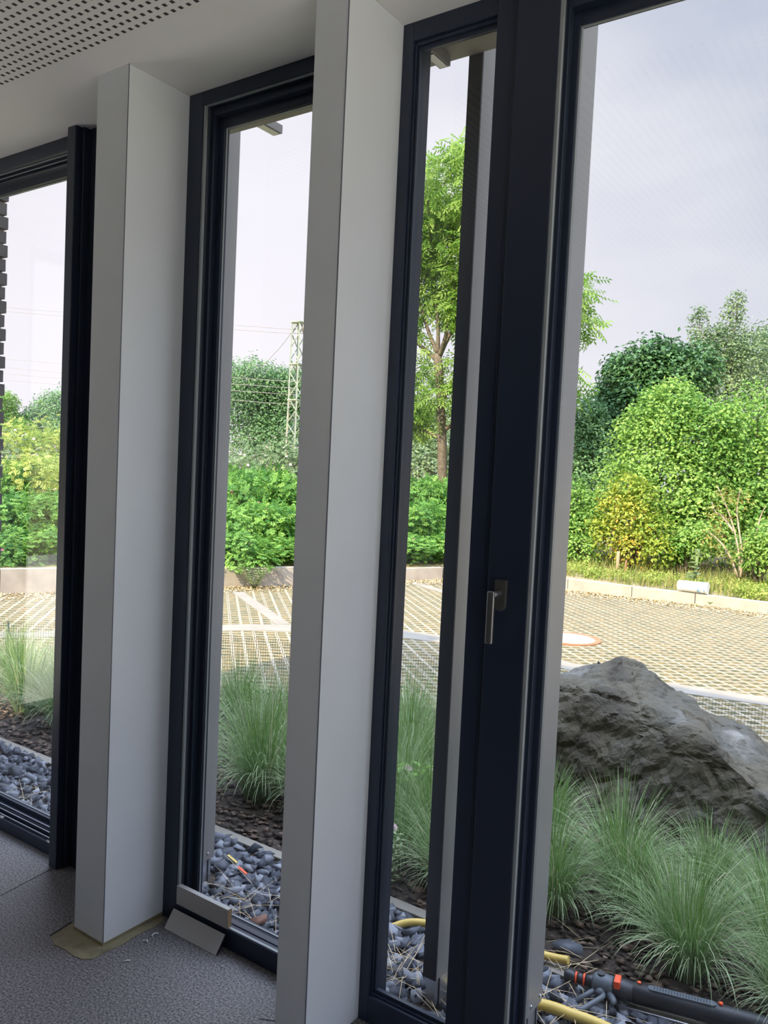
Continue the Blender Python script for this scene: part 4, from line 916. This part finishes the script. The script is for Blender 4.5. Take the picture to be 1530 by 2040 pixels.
# half-dead shrub with bare pale stems
ds = MB(); dl = foot(1470, 13.0, .1); dg = random.Random(4)
for q in (((1475, 1150), (1470, 1090), (1455, 1030), (1430, 970)), ((1475, 1150), (1478, 1100), (1468, 1020), (1475, 975)), ((1480, 1150), (1500, 1090), (1515, 1030), (1525, 1010)), ((1470, 1150), (1450, 1100), (1425, 1070), (1410, 1060)), ((1480, 1150), (1510, 1110), (1530, 1060), (1545, 1040)), ((1462, 1060), (1440, 1030), (1425, 1020), (1418, 1000))):
    ds.tube(smooth([at(x, y, 13+dg.uniform(-.1, .1)) for x, y in q], 3), list(np.linspace(.020, .006, 10)), 6)
ds.v = [(a-dl[0], b-dl[1], c-dl[2]) for a, b, c in ds.v]
o = empty('dying_shrub', dl); tag(o, 'half dead shrub with bare pale stems and browning leaves near the right picture edge', 'shrub')
ds.build('branches', M['twig'], o)
V, T, r = crown([((c[0]-dl[0], c[1]-dl[1], c[2]-dl[2]), q) for c, q in [pb(1430, 1030, 13, .20), pb(1420, 1070, 13, .20), pb(1440, 985, 13, .16), pb(1470, 1000, 13, .2), pb(1500, 1090, 13, .18), pb(1445, 1110, 12.9, .2)]], 500, .05, np.random.default_rng(5), shell=.2)
link('foliage', np_mesh('foliage', V, T, M['brownleaf'], r), o)
# wooden stake beside the maple
p = foot(1237, 12.9, .02); tag(MB().tube([(0, 0, -.1), (.01, 0, .45)], .028, 8).build('wooden_stake', M['wood'], None, p), 'pale wooden stake below the yellow orange sapling', 'stake')
p = foot(1254, 12.7, .02); tag(MB().tube([(0, 0, -.1), (.005, 0, .34)], .010, 8).build('rusty_rod', M['iron'], None, p), 'thin rust red rod standing right of the wooden stake', 'rod')
# mullein
p = foot(1395, 12.35, .04); mu = empty('mullein', p); tag(mu, 'silvery upright mullein standing behind the white tub', 'plant')
MB().tube([(0, 0, 0), (0, 0, .30), (0.01, 0, .62)], [.022, .022, .03], 8).build('stem', M['silver'], mu)
g = np.random.default_rng(9); n = 46; zz = g.random(n)**.8*.6; aa = g.uniform(0, 6.28, n); dd = unit(np.stack([np.cos(aa), np.sin(aa), np.full(n, .35)], 1))
V, T = leaf_verts(np.stack([0*zz, 0*zz, zz], 1), dd, unit(np.stack([0*aa, 0*aa, 1+0*aa], 1)+.1*g.normal(size=(n, 3))), .22-.16*zz/.6, .09-.05*zz/.6)
link('leaves', np_mesh('leaves', V, T, M['silver'], np.full(len(T), .7)), mu)
# white tub lying at the kerb
a, b = at(1350, 1180, 11.93), at(1410, 1184, 11.93); zt = GZ+.165
tub = empty('white_tub', ((a.x+b.x)/2, 11.93, zt+.085)); tag(tub, 'white plastic tub with blue print lying on its side on the low kerb', 'tub')
w = (b.x-a.x)/2
MB().tube([(-w, 0, 0), (-w*.97, 0, 0), (w*.9, 0, 0), (w*.92, 0, 0), (w, 0, 0)], [.070, .074, .082, .088, .088], 20).build('tub_body', M['white'], tub)
MB().tube([(w*.35, 0, 0), (w*.85, 0, 0)], [.081, .0835], 20, cap=False).build('printed_band', M['blueprint'], tub)
# weeds on the verge and at the wall foot (uncountable low growth)
def weeds(name, P, Lh, mt, wid, label, seed):
    g = np.random.default_rng(seed); n = len(P); V, T, seg = blades(P, g.uniform(0, 6.28, n), Lh, g.uniform(.1, .8, n), wid, 3, 1, g.normal(0, .6, n), g)
    tag(link(name, np_mesh(name, V, T, M[mt], np.repeat(g.random(n)*.95, seg))), label, 'weeds', kind='stuff')
n = 4200; X = rng.uniform(-5.6, -.6, n); Yo = rng.random(n)**1.3*2.2; P = np.stack([X, 12.02+Yo, np.full(n, GZ+.15)+.05*np.minimum(Yo, 1)], 1)
weeds('verge_weeds', P, rng.uniform(.05, .26, n), 'blade2', np.full(n, .013), 'low dry weeds and grass on the verge behind the low kerb', 3)
V, T, r = crown([((x, y, GZ+.22), (.22, .18, .12)) for x, y in zip(rng.uniform(-5.4, -.8, 70), rng.uniform(12.05, 13.8, 70))], 12000, .042, np.random.default_rng(8), shell=.2)
tag(link('verge_herbs', np_mesh('verge_herbs', V, T, M['yrose'], r)), 'low leafy herbs on the verge behind the low kerb', 'weeds', kind='stuff')
# dry leaf litter where wall and paving meet
n = 5000; t = rng.uniform(1.2, 12.9, n); i = t.astype(int); fr = (t-i)[:, None]; wa = np.array(wl); a = wa[i]*(1-fr)+wa[i+1]*fr
dv = unit(wa[i+1]-wa[i]); P = np.concatenate([a-np.stack([-dv[:, 1], dv[:, 0]], 1)*(.02+rng.random(n)[:, None]**2*.45), np.full((n, 1), GZ+.012)], 1)
V, T = leaf_verts(P, unit(np.concatenate([rng.normal(size=(n, 2)), rng.normal(0, .15, (n, 1))], 1)), unit(np.concatenate([rng.normal(0, .3, (n, 2)), np.ones((n, 1))], 1)), rng.uniform(.02, .05, n), rng.uniform(.012, .03, n))
tag(link('leaf_litter', np_mesh('leaf_litter', V, T, M['straw'], rng.random(len(T)))), 'dry tan leaf litter along the foot of the wall', 'leaf litter', kind='stuff')
# small single plants
def sprig(name, label, loc, h, nst, mt, Ln, seed, lean=.25, flower=None, sc=1):
    g = np.random.default_rng(seed); o = empty(name, loc); tag(o, label, 'plant'); st = MB(); Ps, Ds = [], []
    for k in range(nst):
        a = g.uniform(0, 6.28); b = Vector((.01*math.cos(a), .01*math.sin(a), 0)); e = Vector((math.cos(a)*h*lean, math.sin(a)*h*lean, h*g.uniform(.75, 1))); st.tube([b, b.lerp(e, .5)+Vector((0, 0, .02)), e], [.003, .0025, .0015], 5)
        for j in range(2, 9):
            p = b.lerp(e, j/8.)
            for s in (0, 1):
                an = j*1.57+s*math.pi; Ps.append(tuple(p)); Ds.append((math.cos(an), math.sin(an), .45))
    st.build('stems', M['silver'], o); Ps = np.array(Ps); Ds = unit(np.array(Ds)); n = len(Ps)
    V, T = leaf_verts(Ps, Ds, unit(np.tile([0, 0, 1.], (n, 1))+g.normal(0, .15, (n, 3))), Ln*g.uniform(.7, 1.2, n), Ln*.42*np.ones(n))
    link('leaves', np_mesh('leaves', V, T, M[mt], np.full(len(T), .6)+g.normal(0, .1, len(T))), o)
    if flower:
        V, T, r = blossoms([((0, 0, h), (.02, .02, .015))], 10, .012, g); link('flower', np_mesh('flower', V, T, M['palepink'], r), o)
sprig('milkweed', 'light green milkweed with pale flower heads in the narrow third window', tuple(atz(808, 1655, GZ)), .30, 3, 'mid', .075, 1, .22, True)
sprig('slender_weed', 'slender pale weed above the kerb in the narrow third window', tuple(atz(774, 1775, GZ)), .26, 4, 'silver', .035, 2, .18, True)
sprig('leafy_sapling', 'small leafy green sapling before the boulder at the right picture edge', (-.305, 3.42, GZ), .42, 2, 'mid', .07, 3, .2)
p = atz(512, 1172, GZ); sprig('wall_weed', 'feathery grey green weed at the foot of the retaining wall in the second window', (p.x, p.y-.05, GZ), .34, 14, 'silver', .05, 4, .65)
p = atz(1258, 1188, GZ); sprig('kerb_weed', 'dry reddish weed tuft growing at the low kerb left of the white tub', (p.x, p.y-.03, GZ), .14, 9, 'brownleaf', .03, 6, .9)
p = atz(1415, 1207, GZ); sprig('kerb_weed', 'small bright green tuft at the low kerb below the white tub', (p.x, p.y-.03, GZ), .07, 10, 'mid', .04, 7, 1.4)

# ------------------------------------------------------------------ railway mast and wires
MY = 25.0
top = at(596, 641, MY); bx, by = top.x, top.y; mz = top.z
ms = empty('catenary_mast', (bx, by, .3)); tag(ms, 'pale green lattice steel mast beside the near pier in the second window', 'mast')
hw0, hw1 = .26, .19
def leg(sx, sy): return Vector((sx*hw0, sy*hw0, 0)), Vector((sx*hw1, sy*hw1, mz-.3))
for sx in (-1, 1):
    for sy in (-1, 1):
        a, b = leg(sx, sy); MB().bar(a, b, .055).build('leg', M['mast'], ms)
br = MB(); nseg = 14
for k in range(nseg):
    for (s1, s2) in (((-1, -1), (1, -1)), ((1, -1), (1, 1)), ((1, 1), (-1, 1)), ((-1, 1), (-1, -1))):
        a0, a1 = leg(*s1); b0, b1 = leg(*s2)
        if k % 2: a0, a1, b0, b1 = b0, b1, a0, a1
        br.bar(a0.lerp(a1, k/nseg), b0.lerp(b1, (k+1)/nseg), .032)
for zf in (.56, .76, .995):
    c = Vector((0, 0, (mz-.3)*zf)); w = .26; br.box(-w, w, -w, w, c.z-.02, c.z+.02)
br.build('lattice', M['mast'], ms)
am = MB().bar((-.2, 0, mz-.3), (2.2, .6, mz-.05), .07); am.build('cross_arm', M['mast'], ms)
MB().tube([(.25, 0, mz-.42), (.25, 0, mz-.75)], [.07, .05], 8).build('insulator', M['fin'], ms)
MB().tube([(-.42, 0, 0), (-.36, 0, (mz-.3)*.62)], .02, 6).build('conduit', M['twig'], ms)
def wire(pts, lab, r=.012):
    P = smooth([at(*p) for p in pts], 6); o = MB().tube([q-P[0] for q in P], r, 5).build('overhead_wire', M['cable'], None, P[0])
    tag(o, lab, 'overhead wire', 'railway overhead wires')
wire([(-150, 597, MY), (0, 611, MY), (131, 622, MY), (478, 648, MY), (588, 656, MY), (700, 660, MY)], 'upper of the two high overhead wires running to the mast top', .013)
wire([(-150, 605, MY), (0, 619, MY), (131, 630, MY), (478, 657, MY), (588, 664, MY), (700, 668, MY)], 'lower of the two high overhead wires running to the mast top', .013)
wire([(588, 652, MY), (560, 690, MY+1), (520, 732, MY+2)], 'slanting stay wire left of the mast')
for k, (a, b, c, d) in enumerate(((714, 725, 753, 760), (731, 743, 766, 774), (744, 754, 779, 787), (757, 767, 798, 806))):
    wire([(-150, a-12, MY-1), (0, a, MY-1), (128, b, MY-1), (478, c, MY-1), (590, d, MY-1)], ('highest', 'second highest', 'third highest', 'lowest')[k]+' of the four lower wires in front of the far trees', .009)
print('SCENE OK', len(bpy.data.objects), sum(len(m.polygons) for m in bpy.data.meshes))
